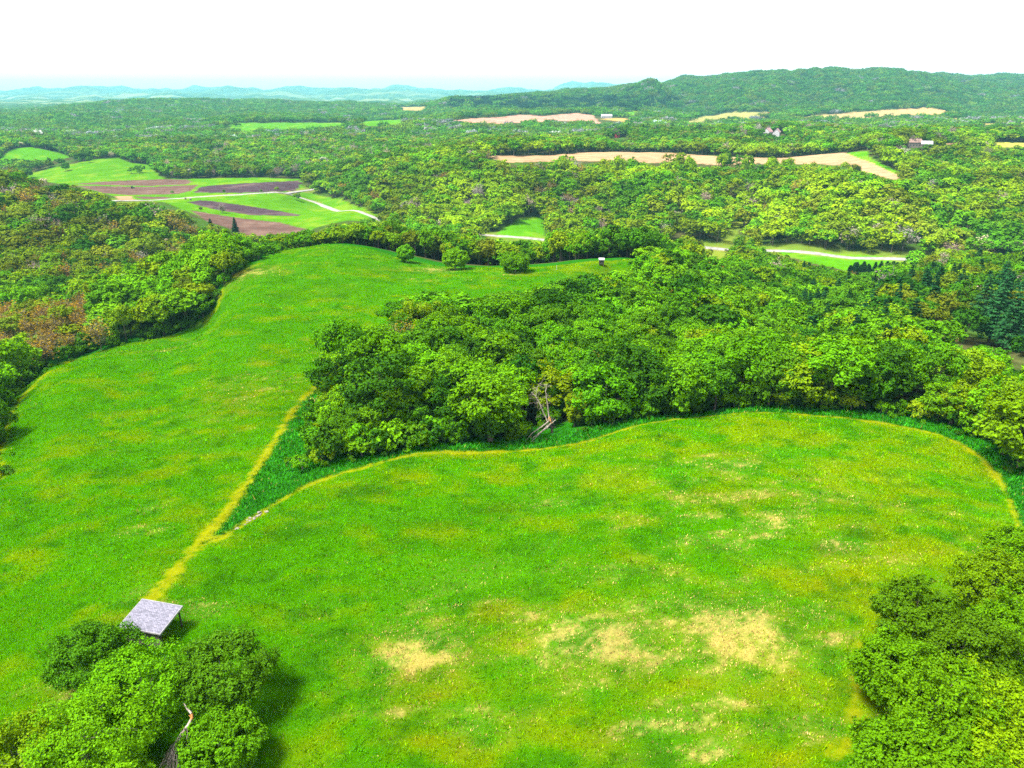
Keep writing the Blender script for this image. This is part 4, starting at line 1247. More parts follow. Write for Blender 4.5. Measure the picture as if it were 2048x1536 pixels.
def add_wood(x, y, z, H, Rr, near):
    u, v = project(x, y, z)
    zone, rows = zone_tints(u, v, y, x)
    hue = pick(rows, rt)
    if zone == 'middle' or zone == 'hillside':      # stands of one colour
        s = vnoise(np.array([x / 60.]), np.array([y / 60.]), 91)[0]
        if s > .62 and rt.random() < .55: hue = 'yellow-green' if zone == 'hillside' else 'fresh green'
        elif s < .35 and rt.random() < .55: hue = 'mid green'
    con = (1040 < u < 1420 and 1300 < y and v < 300 and rt.random() < .12) or (y < 460 and u > 1600 and rt.random() < .22)
    thin = hue in ('grey', 'bronze') or (hue == 'cream' and rt.random() < .5)
    if con: i = MIDV + LOWV + 2 + int(rt.integers(2)); hue = 'blue-green'; bR, bH = 3.2, 14.
    elif thin: i = MIDV + LOWV + int(rt.integers(2)); bR, bH = 4.2, 12.
    else: i = int(rt.integers(MIDV)) if near else MIDV + int(rt.integers(LOWV)); bR, bH = 4.7, 13.
    sr = Rr / 4.9 * (4.7 / bR if not con else .95); sh = H / 13. * (13. / bH if not con else 1.1)
    Wp.append((x, y, z - .1)); Wi.append(i); Wr.append((0, 0, rt.uniform(0, 6.28))); Ws.append((sr, sr, sh)); Wt.append(tint_of(hue, rt, .24) * ((.42 + 1.22 * float(fbm(np.array([x / 60.]), np.array([y / 60.]), 97, 2)[0])) * 1.12 if y > 430 else 1.0) * (.6 if hue == 'cream' else 1.0))  # stand brightness: species tone, also relief shading put into the leaf colour


for q in rest:
    if keep_from(MANUAL, xA[q], yA[q], 5): add_wood(xA[q], yA[q], zA[q], HA[q], RA[q], True)
for q in range(len(xB)):
    add_wood(xB[q], yB[q], zB[q], HB[q], RB[q], False)
for u, vt in [(1005, 318), (1130, 308), (1148, 310), (1240, 311), (1262, 314), (1335, 318), (1362, 311), (1378, 313), (1452, 305), (1468, 303), (1486, 306), (1505, 309), (1555, 312), (1572, 315), (1690, 322), (1715, 326)]:
    for k in range(3):
        yy = rt.uniform(735, 800); px_, py_, pz_ = [float(q) for q in pix_at(u + rt.normal(0, 4), vt + rt.uniform(0, 5), yy)]
        z = tz(px_, py_); Hh = pz_ - z
        if 7 < Hh < 24: add_wood(px_, py_, z, Hh, min(Hh * .36, 6), False)
BU = [590, 640, 700, 760, 830, 860, 900, 945, 960, 1100, 1115, 1150, 1200, 1290]
BV = [462, 452, 444, 450, 461, 457, 462, 470, 488, 490, 476, 470, 465, 474]
for row, yy0 in ((0, 318), (1, 329)):
    for u in np.arange(590, 1290, 17.0):
        u1 = u + rt.normal(0, 4); yy = yy0 + rt.uniform(-4, 4)
        px_, py_, pz_ = [float(q) for q in pix_at(u1, np.interp(u1, BU, BV) + rt.uniform(0, 16), yy)]
        z = tz(px_, py_); Hh = pz_ - z
        if Hh > 6: add_wood(px_, py_, z, min(Hh, 19), rt.uniform(3.2, 5.0), True)
# isolated trees and scrub standing on the far clearings
for u, v, y0, n in [(95, 332, 800, 5), (170, 325, 800, 4), (25, 330, 800, 4), (275, 345, 800, 5), (130, 340, 800, 3), (475, 252, 1500, 4), (590, 402, 600, 1), (1290, 246, 1500, 6)]:
    for k in range(n):
        x, y = ground_at(u + rt.uniform(-1, 1) * 12, v + rt.uniform(-1, 1) * 3, ymin=y0)[0]
        z = tz(x, y); add_wood(x, y, z, rt.uniform(7, 12), rt.uniform(3, 5.5), False); Wt[-1] = tint_of('mid green', rt)
for line, inner in ((WOOD_FRONT, 1), (WOOD_BACK, 1), (LEFT_EDGE, 1)):
    for (xa, ya), (xb, yb) in zip(line[:-1], line[1:]):
        L = math.hypot(xb - xa, yb - ya)
        for k in range(int(L / .5)):
            f = rt.random(); x = xa + (xb - xa) * f + rt.normal(0, 5); y = ya + (yb - ya) * f + rt.normal(0, 5)
            inn = inside(MEADOW, np.array([x]), np.array([y]))[0]
            if (inn and (rt.random() < .5 or dist_line(line, np.array([x]), np.array([y]))[0] > 3.5)) or (x - DEAD_XY[0]) ** 2 + (y - DEAD_XY[1]) ** 2 < 30 or (abs(x - DEAD_XY[0] + 2) < 4.5 and y < DEAD_XY[1] + 1) or y < 112: continue
            s = rt.uniform(.12, .4) if inn else rt.uniform(.4, 1.5); hue = pick([('mid green', .4), ('fresh green', .3), ('lime green', .15), ('deep green', .15)], rt)
            Wp.append((x, y, tz(x, y) - .1)); Wi.append(MIDV + LOWV + 4 + int(rt.integers(3))); Wr.append((0, 0, rt.uniform(0, 6.28))); Ws.append((s, s, s * rt.uniform(.8, 1.4))); Wt.append(tint_of(hue, rt, .2))
instancer('woodland', 'dense mixed spring woodland covering the slopes round the meadows and road', SRC, Wp, Wi, Wr, Ws, np.array(Wt))
Fp, Fi, Fr, Fs, Ft = [], [], [], [], []
uC, vC = project(xC, yC, zC)
gxC = (terrain(xC + 12, yC) - terrain(xC - 12, yC)) / 24; gyC = (terrain(xC, yC + 12) - terrain(xC, yC - 12)) / 24
for q in range(len(xC)):
    zone, rows = zone_tints(uC[q], vC[q], yC[q], xC[q])
    hue = pick(rows, rt)
    con = 900 < uC[q] < 1360 and 196 < vC[q] < 222 and rt.random() < .75
    i = 10 + int(rt.integers(2)) if con else int(rt.integers(10))
    Fp.append((xC[q], yC[q], zC[q] - 1.0)); Fi.append(i); Fr.append((float(math.atan(gyC[q])), float(-math.atan(gxC[q])), int(rt.integers(4)) * math.pi / 2 * 0)); Fs.append((1, 1, rt.uniform(.9, 1.15)))
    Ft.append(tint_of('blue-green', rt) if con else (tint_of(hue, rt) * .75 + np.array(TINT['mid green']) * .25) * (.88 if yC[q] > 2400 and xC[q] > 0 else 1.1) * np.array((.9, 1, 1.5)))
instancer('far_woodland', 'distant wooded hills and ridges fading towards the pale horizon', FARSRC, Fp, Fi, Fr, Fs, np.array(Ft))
print('woodland', len(Wp), 'far patches', len(Fp), 'things', len(THINGS))

# ------------------------------------------------------------------ built things
def mbox(cx, cy, cz, sx, sy, sz, rz=0.0):
    c, s = math.cos(rz), math.sin(rz)
    V = np.array([(x, y, z) for x in (-sx / 2, sx / 2) for y in (-sy / 2, sy / 2) for z in (-sz / 2, sz / 2)])
    V = np.stack([cx + c * V[:, 0] - s * V[:, 1], cy + s * V[:, 0] + c * V[:, 1], cz + V[:, 2]], 1)
    return V, np.array([[0, 1, 3, 2], [4, 6, 7, 5], [0, 4, 5, 1], [2, 3, 7, 6], [0, 2, 6, 4], [1, 5, 7, 3]])


def hexa(P8):
    return np.array(P8, float), np.array([[3, 2, 1, 0], [4, 5, 6, 7], [0, 1, 5, 4], [1, 2, 6, 5], [2, 3, 7, 6], [3, 0, 4, 7]])


def part(name, geos, mat, parent, sm=False, bevel=0.0):
    V, Q = join(geos)
    o = link(name, mesh_np(name, V, [Q], [mat], smooth_sh=sm), parent)
    if bevel:
        b = o.modifiers.new('bevel', 'BEVEL'); b.width = bevel; b.segments = 2; b.limit_method = 'ANGLE'
    return o


# the open pole shelter with its single pitched shingle roof
SX, SY, SYAW, SW, SD, HH, HL = -42.952, 68.883, -.2357, 5.58, 4.18, 3.0, 2.35
sh = empty('shelter', (SX, SY, tz(SX, SY)), SYAW)
tag(sh, 'small open pole shelter with a lavender grey shingled lean-to roof', 'shelter')
zH, zL = HH + .12, HL + .12
tt = .07


def slope(y): return zL + (zH - zL) * (y + SD / 2) / SD


rf = []
x0, x1, y0, y1 = -SW / 2, SW / 2, -SD / 2, SD / 2
part('roof', [hexa([(x0, y0, zL - tt), (x1, y0, zL - tt), (x1, y1, zH - tt), (x0, y1, zH - tt), (x0, y0, zL), (x1, y0, zL), (x1, y1, zH), (x0, y1, zH)])], M['shingle'], sh)
part('fascia', [hexa([(x1 + .003, y0, zL - .2), (x1 + .05, y0, zL - .2), (x1 + .05, y1, zH - .2), (x1 + .003, y1, zH - .2), (x1 + .003, y0, zL + .015), (x1 + .05, y0, zL + .015), (x1 + .05, y1, zH + .015), (x1 + .003, y1, zH + .015)]),
                hexa([(x0 - .05, y0, zL - .2), (x0 - .003, y0, zL - .2), (x0 - .003, y1, zH - .2), (x0 - .05, y1, zH - .2), (x0 - .05, y0, zL + .015), (x0 - .003, y0, zL + .015), (x0 - .003, y1, zH + .015), (x0 - .05, y1, zH + .015)]),
                mbox(0, y0 - .025, zL - .09, SW + .1, .044, .2), mbox(0, y1 + .025, zH - .09, SW + .1, .044, .2)], M['fascia'], sh)
for px in (-SW / 2 + .35, 0, SW / 2 - .35):
    for py in (-SD / 2 + .35, SD / 2 - .35):
        h = slope(py) - tt - .16
        part('post', [mbox(px, py, h / 2 - .15, .15, .15, h + .3)], M['dark_board'], sh)
for py in (-SD / 2 + .35, SD / 2 - .35):
    part('beam', [mbox(0, py, slope(py) - tt - .08 - .06, SW - .3, .09, .18)], M['dark_board'], sh)
part('back_wall', [mbox(-SW / 2 + .35 + .10 + k * .2, -SD / 2 + .24, (HL - .12) / 2, .19, .03 + .01 * (k % 2), HL - .2) for k in range(24)], M['board'], sh)
part('bench', [mbox(.3, -SD / 2 + .75, .45, 3.2, .35, .06), mbox(-1.1, -SD / 2 + .75, .21, .08, .3, .42), mbox(1.7, -SD / 2 + .75, .21, .08, .3, .42)], M['board'], sh)

# box blind at the far rim
bx, by = 34.08, 271.5
bl = empty('hunting_blind', (bx, by, tz(bx, by)), -.1)
tag(bl, 'small brown box blind with white roof edge standing at the far meadow rim', 'hunting blind')
part('cabin', [mbox(0, 0, 1.35, 1.9, 1.9, 1.55)], M['dark_board'], bl, bevel=.02)
part('roof', [hexa([(-1.1, -1.15, 2.14), (1.1, -1.15, 2.14), (1.1, 1.15, 2.3), (-1.1, 1.15, 2.3), (-1.1, -1.15, 2.48), (1.1, -1.15, 2.48), (1.1, 1.15, 2.62), (-1.1, 1.15, 2.62)])], M['white_paint'], bl)
part('window', [mbox(0, -.965, 1.65, 1.1, .02, .45)], M['glass'], bl)
for sx in (-.8, .8):
    for sy in (-.8, .8):
        part('leg', [mbox(sx, sy, .25, .14, .14, .95)], M['board'], bl)
mp = G([(1113, 539)])[0]
po = empty('marker_post', (mp[0], mp[1], tz(*mp)))
tag(po, 'thin white post on the rim between the lone trees and the box blind', 'post')
part('shaft', [mbox(0, 0, .75, .14, .14, 1.7)], M['white_paint'], po, bevel=.015)
part('cap', [mbox(0, 0, 1.635, .19, .19, .06)], M['fascia'], po)

# tall dead snag at the corner of the wood
rg = np.random.default_rng(5)
sx_, sy_ = ground_at(654, 776)[0]
sn = empty('dead_snag', (sx_, sy_, tz(sx_, sy_)))
tag(sn, 'bare grey broken off snag standing at the left corner of the wood', 'dead tree')
tp = bend((0, 0, -.3), (-.35, .1, 4.6), 8, .05, rg)
part('trunk', [tube(tp, np.linspace(.22, .13, 8) * (1 + .1 * rg.normal(size=8)), 9)], M['pale_bark'], sn, True)
for k in range(5):
    s = tp[2 + k]; e = s + np.array([rg.normal(0, .5), rg.normal(0, .5), rg.uniform(.1, .5)])
    part('branch', [tube(bend(s, e, 4, .05, rg), [.05, .035, .025, .012], 5)], M['twig'], sn, True)

# broken dead tree at the rim of the wood
dx, dy = [float(a) for a in DEAD_XY]
dz = tz(dx, dy)
dt = empty('broken_tree', (dx, dy, dz))
tag(dt, 'broken dead tree with split stump and bare pale limbs fallen onto the grass', 'dead tree')


def rel(u, v, dY, org):
    p = pix_at(u, v, org[1] + dY)
    return np.array([p[0] - org[0], dY, p[2] - org[2]], float)


O3 = (dx, dy, dz)
part('trunk', [tube(np.array([rel(1104, 870, 0, O3), rel(1104, 858, 0, O3), rel(1102, 848, 0, O3), rel(1101, 838, .1, O3)]), [.34, .27, .25, .30], 9),
               tube(np.array([rel(1102, 845, .1, O3), rel(1098, 838, .1, O3)]), [.2, .1], 6), tube(np.array([rel(1103, 845, 0, O3), rel(1107, 836, .2, O3)]), [.18, .06], 6)], M['bark'], dt, True)
part('torn_wood', [tube(np.array([rel(1101, 842, -.25, O3), rel(1099, 834, -.2, O3), rel(1095, 840, -.4, O3)]), [.2, .14, .03], 6), tube(np.array([rel(1104, 846, -.3, O3), rel(1100, 843, -.35, O3)]), [.12, .05], 5)], M['raw_wood'], dt, True)


def limb(name, pix, dYs, rads, nt=0, spread=1.0, parent=dt, org=O3, mat='dead_wood', fallen=False):
    if fallen:
        gy_ = ground_at([a for a, b in pix], [b for a, b in pix])[:, 1] - org[1]
        dYs = [min(d, e - .35) for d, e in zip(dYs, gy_)]
    p = np.array([rel(u, v, d, org) for (u, v), d in zip(pix, dYs)])
    t = np.linspace(0, len(p) - 1, (len(p) - 1) * 4 + 1)
    q = np.stack([np.interp(t, np.arange(len(p)), p[:, k]) for k in range(3)], 1)
    q[1:-1] += rg.normal(0, .03, (len(q) - 2, 3))
    r = np.interp(t, np.arange(len(p)), rads)
    o = part(name, [tube(q, r, 7)], M[mat], parent, True)
    tw = []
    for k in range(nt):
        i = int(rg.integers(2, len(q))); s = q[i]
        dr = unit(rg.normal(size=3) + np.array([0, -.1, .1])); L = rg.uniform(.7, 2.2) * spread
        e = s + dr * L; b = bend(s, e, 5, .07, rg); tw.append(tube(b, np.linspace(.032, .010, 5), 4))
        for m in range(3):
            f = b[rg.integers(2, 5)]; tw.append(tube(np.array([f, f + unit(rg.normal(size=3)) * L * .35]), [.016, .007], 3))
    if tw: part('twigs', tw, M['twig'], o)
    return o


limb('limb', [(1099, 840), (1096, 815), (1093, 795), (1091, 782), (1094, 768)], [.1, .4, .8, 1., 1.2], [.17, .13, .11, .08, .04], 16)
limb('limb', [(1094, 842), (1086, 822), (1078, 805), (1072, 793), (1062, 784)], [0, .2, .4, .6, .8], [.15, .12, .1, .07, .03], 18)
limb('limb', [(1072, 793), (1073, 780), (1076, 770), (1082, 766)], [.6, .9, 1.1, 1.3], [.07, .05, .04, .02], 8)
limb('limb', [(1111, 840), (1102, 847), (1094, 855), (1084, 863), (1072, 874), (1062, 885)], [.4, -.2, -.6, -1., -1.5, -2.2], [.10, .19, .18, .15, .12, .05], 6, .7, fallen=True)
limb('limb', [(1101, 839), (1092, 847), (1080, 856), (1066, 865), (1052, 880)], [0, -.3, -.7, -1., -1.5], [.17, .15, .12, .10, .04], 8, .7, fallen=True)
limb('limb', [(1096, 850), (1088, 858), (1075, 869), (1062, 879)], [-.2, -.8, -1.2, -1.9], [.12, .11, .09, .04], 4, .6, fallen=True)

# torn limb hanging out of the clump by the shelter
def at_h(u, v, h):
    a, ddy, ddz = pix_dir(u, v)
    t = (-.7 + h - HCAM) / ddz
    return np.array([a * t, ddy * t, -.7 + h], float)


lp = [at_h(u, v, h) for u, v, h in [(368, 1407, 5.2), (374, 1417, 5.0), (383, 1427, 4.7), (385, 1434, 4.4), (377, 1450, 3.9), (363, 1468, 3.3), (352, 1487, 2.7), (344, 1504, 2.1), (341, 1522, 1.4), (341, 1545, .6)]]
lo = np.array([lp[-1][0], lp[-1][1], tz(lp[-1][0], lp[-1][1])])
tl = empty('torn_limb', lo)
tag(tl, 'bare torn limb with a fan of twigs hanging between the round trees below the shelter', 'dead branch')
lp = np.array(lp) - lo
part('stub', [tube(lp[:3], [.05, .10, .12], 7)], M['dead_wood'], tl, True)
part('torn_wood', [tube(lp[2:5], [.15, .16, .10], 7), tube(np.array([lp[2] + [-.25, -.1, -.1], lp[3] + [-.05, 0, -.1]]), [.03, .12], 6)], M['raw_wood'], tl, True)
part('limb', [tube(lp[3:], [.13, .16, .15, .12, .10, .07, .04], 8)], M['dead_wood'], tl, True)
fan = []
for k in range(46):
    i = int(rg.integers(4, 9)); s = lp[i] + (lp[i + 1] - lp[i]) * rg.random()
    tgt = at_h(rg.uniform(300, 395), rg.uniform(1520, 1600), rg.uniform(.1, 1.4)) - lo
    e = s + (tgt - s) * rg.uniform(.5, 1.0)
    b = bend(s, e, 6, .09, rg); b[1:4, 2] += .2
    r0 = rg.uniform(.022, .045)
    fan.append(tube(b, np.linspace(r0, .010, 6), 5))
    for m in range(3):
        f = b[rg.integers(2, 5)]; fan.append(tube(np.array([f, f + unit(rg.normal(size=3) + np.array([-.2, -.6, -.5])) * rg.uniform(.4, 1.1)]), [.016, .007], 3))
part('twigs', fan, M['twig'], tl)
# pale forked stem showing under the round tree right of the shelter
fk = [d for d in THINGS if d.get('label') and 'pale forked limbs' in d['label']][0]['o']
fo = np.array(fk.location)


def fp(rows): return np.array([at_h(u, v, h) for u, v, h in rows])


for rows, rad in [([(404, 1422, 2.0), (402, 1400, 2.9), (402, 1386, 3.4), (399, 1374, 3.9), (402, 1360, 4.4)], [.15, .14, .12, .10, .07]), ([(402, 1386, 3.4), (408, 1376, 3.7), (412, 1364, 4.2)], [.10, .08, .06]),
                  ([(406, 1420, 2.0), (412, 1398, 2.8), (417, 1380, 3.5), (426, 1366, 4.1), (434, 1360, 4.4)], [.14, .12, .10, .08, .05])]:
    V, Q = tube(fp(rows), rad, 7)
    sc3 = np.array(fk.scale)
    o = link('limb', mesh_np('limb', (V - fo) / sc3, [Q], [M['dead_wood']], smooth_sh=True), fk)

# pale stones along the lower track
for k in range(16):
    t = rg.random()
    p = G([(468 + 62 * t + rg.normal(0, 3), 1062 - 40 * t + rg.normal(0, 3))])[0]
    s = rg.uniform(.18, .42)
    V = unit(rg.normal(size=(14, 3))) * s * np.array([1, .8, .55])

    bm = bmesh.new()
    for q in V: bm.verts.new(q)
    bmesh.ops.convex_hull(bm, input=bm.verts); bmesh.ops.delete(bm, geom=[q for q in bm.verts if not q.link_faces], context='VERTS')
    me = bpy.data.meshes.new('field_stone'); bm.to_mesh(me); bm.free(); me.materials.append(M['stone'])
    o = link('field_stone', me, None, (p[0], p[1], tz(*p) + s * .25))
    tag(o, 'one of the pale stones strewn where the lower track meets the dark grass', 'stone', 'stones along the lower track')


# ---- farm buildings: gabled volumes; each with walls, roof, windows, door
def gable(root, cx, cy, L, W, he, hr, rz, wall, roof, win=0, door=True, over=.5):
    """L along local x (ridge), W across"""
    c, s = math.cos(rz), math.sin(rz)

    def tr(p): return (cx + c * p[0] - s * p[1], cy + s * p[0] + c * p[1], p[2])
    l, w = L / 2, W / 2
    V = [tr(p) for p in [(-l, -w, -1), (l, -w, -1), (l, w, -1), (-l, w, -1), (-l, -w, he), (l, -w, he), (l, w, he), (-l, w, he), (-l, 0, hr), (l, 0, hr)]]

    bm_ = bpy.data.meshes.new('wall'); bm_.from_pydata(V, [], [(0, 1, 5, 4), (2, 3, 7, 6), (1, 2, 6, 9, 5), (3, 0, 4, 8, 7)]); bm_.materials.append(wall)

    link('wall', bm_, root)
    d = (hr - he) / w
    e = w + over; ze = he - d * over; t = .25; lo_ = l + over
    geos = []
    for sg in (-1, 1):
        geos.append(hexa([tr(p) for p in [(-lo_, sg * e, ze + .03), (lo_, sg * e, ze + .03), (lo_, 0, hr + .03), (-lo_, 0, hr + .03), (-lo_, sg * e, ze + t), (lo_, sg * e, ze + t), (lo_, 0, hr + t), (-lo_, 0, hr + t)]]))
    part('roof', geos, roof, root)
    for k in range(win):
        x = -l + L * (k + .5) / win
        p = tr((x, -w - .03, he * .55)); part('window', [mbox(*p, 1.2, .08, 1.3, rz)], M['glass'], root)
    if door:
        p = tr((l + .03, 0, 1.3)); part('door', [mbox(*p, .1, 2.6, 3.0, rz)], M['dark_board'], root)


def house_at(name, u, v, Y, label, cat):
    x, y, z = pix_at(u, v, Y)
    o = empty(name, (float(x), float(y), tz(float(x), float(y))))
    return tag(o, label, cat)


b1 = house_at('farm_shed', 1213, 235, 2150, 'long white metal shed beside the pink ploughed field', 'shed')
gable(b1, 0, 0, 30, 12, 6.5, 11, .05, M['white_paint'], M['grey_roof'], 6)
b2 = house_at('barn', 1236, 280, 1290, 'red barn with pale roof half hidden among the trees in the middle distance', 'barn')
gable(b2, 0, 4, 14, 9, 6, 10.5, 1.2, M['red_paint'], M['pink_roof'], 3); gable(b2, 6, 12, 12, 8, 5, 8.5, .2, M['red_paint'], M['grey_roof'], 2, False)
b3 = house_at('farmhouse', 1545, 272, 1180, 'white farmhouse with two pinkish red gabled roofs above the woods', 'house')
gable(b3, -6, 6, 14, 10, 6, 11, .9, M['white_paint'], M['pink_roof'], 3); gable(b3, 6, 0, 14, 10, 5.5, 10.5, 1.1, M['white_paint'], M['pink_roof'], 3)
b4 = house_at('country_house', 1838, 298, 865, 'brown roofed country house half sunk in trees right of the tan field', 'house')
gable(b4, -4, 5, 13, 9, 7, 10.5, -.2, M['board'], M['brown_roof'], 4); gable(b4, 7, -1, 11, 8, 5.5, 8.5, -.35, M['board'], M['grey_roof'], 3, False)
b5 = house_at('cottage', 1540, 221, 2480, 'tiny red roofed cottage at the foot of the great ridge', 'house')
gable(b5, 0, 0, 13, 9, 5, 9, .1, M['white_paint'], M['red_paint'], 3)

# ---- tractor out on the brown field
tx, ty = [float(a) for a in pix_at(265, 375, 905)[:2]]
tc = empty('tractor', (tx, ty, tz(tx, ty)), .3)
tag(tc, 'small dark tractor alone on the brown ploughed field across the valley', 'tractor')
part('body', [mbox(1.1, 0, 1.2, 2.2, .9, .9), mbox(-.5, 0, 1.0, 1.6, 1.1, .7)], M['dark_metal'], tc, bevel=.08)
part('cab', [mbox(-.5, 0, 2.1, 1.5, 1.5, 1.5)], M['glass'], tc, bevel=.08)
part('cab_roof', [mbox(-.5, 0, 2.93, 1.75, 1.75, .14)], M['dark_metal'], tc)


def wheel(x, y, r, w):
    th = np.linspace(0, 2 * math.pi, 19)[:-1]
    prof = [(r * .35, -w * .5), (r * .85, -w * .5), (r, -w * .35), (r, w * .35), (r * .85, w * .5), (r * .35, w * .5)]
    V = np.array([(x + a * math.cos(t), y + b, r + a * math.sin(t)) for t in th for a, b in prof])
    i = np.arange(18)[:, None] * 6; j = np.arange(6)[None, :]; n = ((np.arange(18) + 1) % 18)[:, None] * 6
    return V, np.stack([i + j, n + j, n + (j + 1) % 6, i + (j + 1) % 6], -1).reshape(-1, 4)


for x, y, r, w_ in [(-.8, -.95, .95, .5), (-.8, .95, .95, .5), (1.6, -.7, .55, .3), (1.6, .7, .55, .3)]:
    part('wheel', [wheel(x, y, r, w_)], M['rubber'], tc, True)

# ---- utility poles along the valley road
for u, v, lab in [(533, 391, 'pale utility pole beside the road fork in the valley'), (224, 386, 'grey utility pole at the left end of the brown field')]:
    x, y = VG(u, v)
    p = empty('utility_pole', (x, y, tz(x, y)), .2)
    tag(p, lab, 'utility pole', 'poles along the valley road')
    part('shaft', [tube(np.array([[0, 0, -.5], [0, 0, 5], [0, 0, 9.5]]), [.19, .16, .12], 8)], M['pale_bark'], p, True)
    part('crossarm', [mbox(0, .14, 8.7, 2.4, .1, .14)], M['board'], p)
    for q in (-1.05, 0, 1.05): part('insulator', [mbox(q, .14, 8.85, .1, .1, .16)], M['white_paint'], p)
# ---- two round bales by the road
for u, v, lab in [(371, 399, 'first pale round bale beside the valley road, the one nearer the brown field'), (381, 400, 'second pale round bale beside the valley road, nearer the purple strip')]:
    x, y = VG(u, v)
    th = np.linspace(0, 2 * math.pi, 25)[:-1]
    prof = [(.02, -.9), (1.0, -.9), (1.12, -.82), (1.15, 0), (1.12, .82), (1.0, .9), (.02, .9)]
    V = np.array([(b, a_ * math.cos(q), 1.1 + a_ * math.sin(q)) for q in th for a_, b in prof])
    i = np.arange(24)[:, None] * 7; j = np.arange(6)[None, :]; n = ((np.arange(24) + 1) % 24)[:, None] * 7
    o = link('hay_bale', mesh_np('hay_bale', V, [np.stack([i + j, n + j, n + j + 1, i + j + 1], -1).reshape(-1, 4)], [M['stone']], smooth_sh=True), None, (x, y, tz(x, y)))
    o.rotation_euler = (0, 0, .5); tag(o, lab, 'hay bale', 'bales by the road')
# ---- single trees on the valley fields
for nm, u, v, H, Rr, hue, lab in [('thin_tree', 445, 426, 8.5, 4.6, 'grey', 'lone bare spreading tree on the edge of the purple ploughed strip'), ('broadleaf_tree', 449, 388, 5, 1.8, 'mid green', 'small dark tree on the verge between the road and purple field'),
                                  ('broadleaf_tree', 555, 384, 6, 2.8, 'yellow-green', 'small yellowish tree beside the road fork in the valley'), ('broadleaf_tree', 523, 386, 4, 1.6, 'lime green', 'tiny pale green tree beside the pale utility pole at the fork'),
                                  ('broadleaf_tree', 345, 388, 4, 2.2, 'lime green', 'low round bush-like tree at the near edge of the brown field'), ('broadleaf_tree', 402, 424, 5, 1.8, 'olive green', 'slim dark tree at the left tip of the lower brown field')]:
    x, y = VG(u, v)
    d = plant(nm, 'tree', twig_shapes if nm == 'thin_tree' else near_shapes, int(rt.integers(9)), x, y, H, Rr, *((10., 3.6) if nm == 'thin_tree' else (13., 4.9)), tint_of(hue, rt), hue, 'valley')
    d['label'] = lab
for u, v, H, Rr, hue, lab in [(424, 463, 13, 3.4, 'blackish', 'blackish cone shaped tree left of the yellow tree below the ploughed strips'), (472, 462, 14, 3.2, 'blackish', 'blackish tall cone shaped tree right of the yellow tree below the ploughed strips')]:
    x, y = ground_at(u, v + 6, ymin=330)[0]
    d = plant('spruce_tree', 'tree', spruce_shapes, int(rt.integers(3)), float(x), float(y), H, Rr, 13., 2.6, tint_of('blue-green', rt) * .8, 'blackish', 'valley'); d['label'] = lab

# ------------------------------------------------------------------ labels for the trees: look first, then neighbours, then order
ORD = ['first', 'second', 'third', 'fourth', 'fifth', 'sixth', 'seventh', 'eighth', 'ninth', 'tenth', 'eleventh', 'twelfth', 'thirteenth', 'fourteenth', 'fifteenth', 'sixteenth', 'seventeenth', 'eighteenth', 'nineteenth', 'twentieth']
HUEW = {'cream': 'cream white', 'grey': 'grey bare', 'dark': 'dark needled', 'blackish': 'blackish'}
front_d = lambda d: float(dist_line(WOOD_FRONT, np.array([d['x']]), np.array([d['y']]))[0])


def where(d):
    z, u = d['zone'], d['u']
    if z == 'wood':
        f = front_d(d)
        row = 'front row' if f < 7.5 else ('second row' if f < 15 else ('mid wood' if f < 38 else 'wood back'))
        side = 'left of the dead tree' if u < 1085 else ('right of the dead tree' if u < 1430 else 'behind the round meadow')
        return row + ' ' + side
    if z == 'left strip': return 'along the left strip by the upper meadow edge' if u > 120 else 'in the far left of the strip by the meadow'
    if z == 'brown': return 'in the bronze thicket left of the upper meadow'
    if z == 'ravine': return 'in the ravine behind the round meadow'
    if z == 'ridge line': return 'in the tree line behind the upper meadow'
    if z == 'right': return 'at the right edge beside the round meadow'
    if z == 'pines': return 'in the pine group' if u > 1900 else 'scattered in the ravine'
    if z == 'spruce row': return 'in the dark row near the valley road'
    if z == 'shrubs':
        return ('at the left corner of the wood by the track' if u < 800 else 'below the wood left of the broken tree' if u < 1100 else 'at the wood edge right of the broken tree' if u < 1500 else 'at the wood edge far right of the broken tree') if u > 560 and u < 1930 else ('at the right end of the round meadow' if u > 1900 else 'along the left edge of the upper meadow')
    return 'beside the meadow'


sets = {}
for d in THINGS:
    if d['label']: continue
    kind = {'broadleaf_tree': 'tree', 'thin_tree': 'thin twiggy tree', 'pine_tree': 'pine', 'spruce_tree': 'spruce', 'shrub': 'shrub'}.get(d['name'], 'tree')
    if kind == 'tree': kind = 'tall tree' if d['H'] > 14 else ('low tree' if d['H'] < 11.8 else 'tree')
    d['base'] = (HUEW.get(d['hue'], d['hue']), kind, where(d))
    sets.setdefault(d['base'], []).append(d)
for b, L in sets.items():
    L.sort(key=lambda d: d['u'])
    hue, kind, wh = b
    for i, d in enumerate(L):
        if len(L) == 1: d['label'] = '%s %s %s' % (hue, kind, wh)
        elif i == len(L) - 1: d['label'] = 'rightmost %s %s %s' % (hue, kind, wh)
        elif i == 0: d['label'] = 'leftmost %s %s %s' % (hue, kind, wh)
        else: d['label'] = '%s from left, %s %s %s' % (ORD[min(i, 19)], hue, kind, wh)
GROUPS = {'wood': 'trees of the wood between the meadows', 'left strip': 'trees of the strip left of the meadow', 'brown': 'thin trees of the bronze thicket', 'ravine': 'trees in the ravine', 'ridge line': 'tree line behind the meadow', 'right': 'trees at the right edge',
          'pines': 'pines in the ravine', 'spruce row': 'dark spruce row', 'shrubs': 'shrubs along the wood edges', 'lower right clump': 'oaks of the lower right clump', 'shelter': 'trees round the shelter', 'rim': 'lone trees on the meadow rim', 'valley': 'single trees on the valley fields'}
for d in THINGS:
    tag(d['o'], d['label'], d['cat'], GROUPS.get(d['zone'], 'trees beside the meadows'))

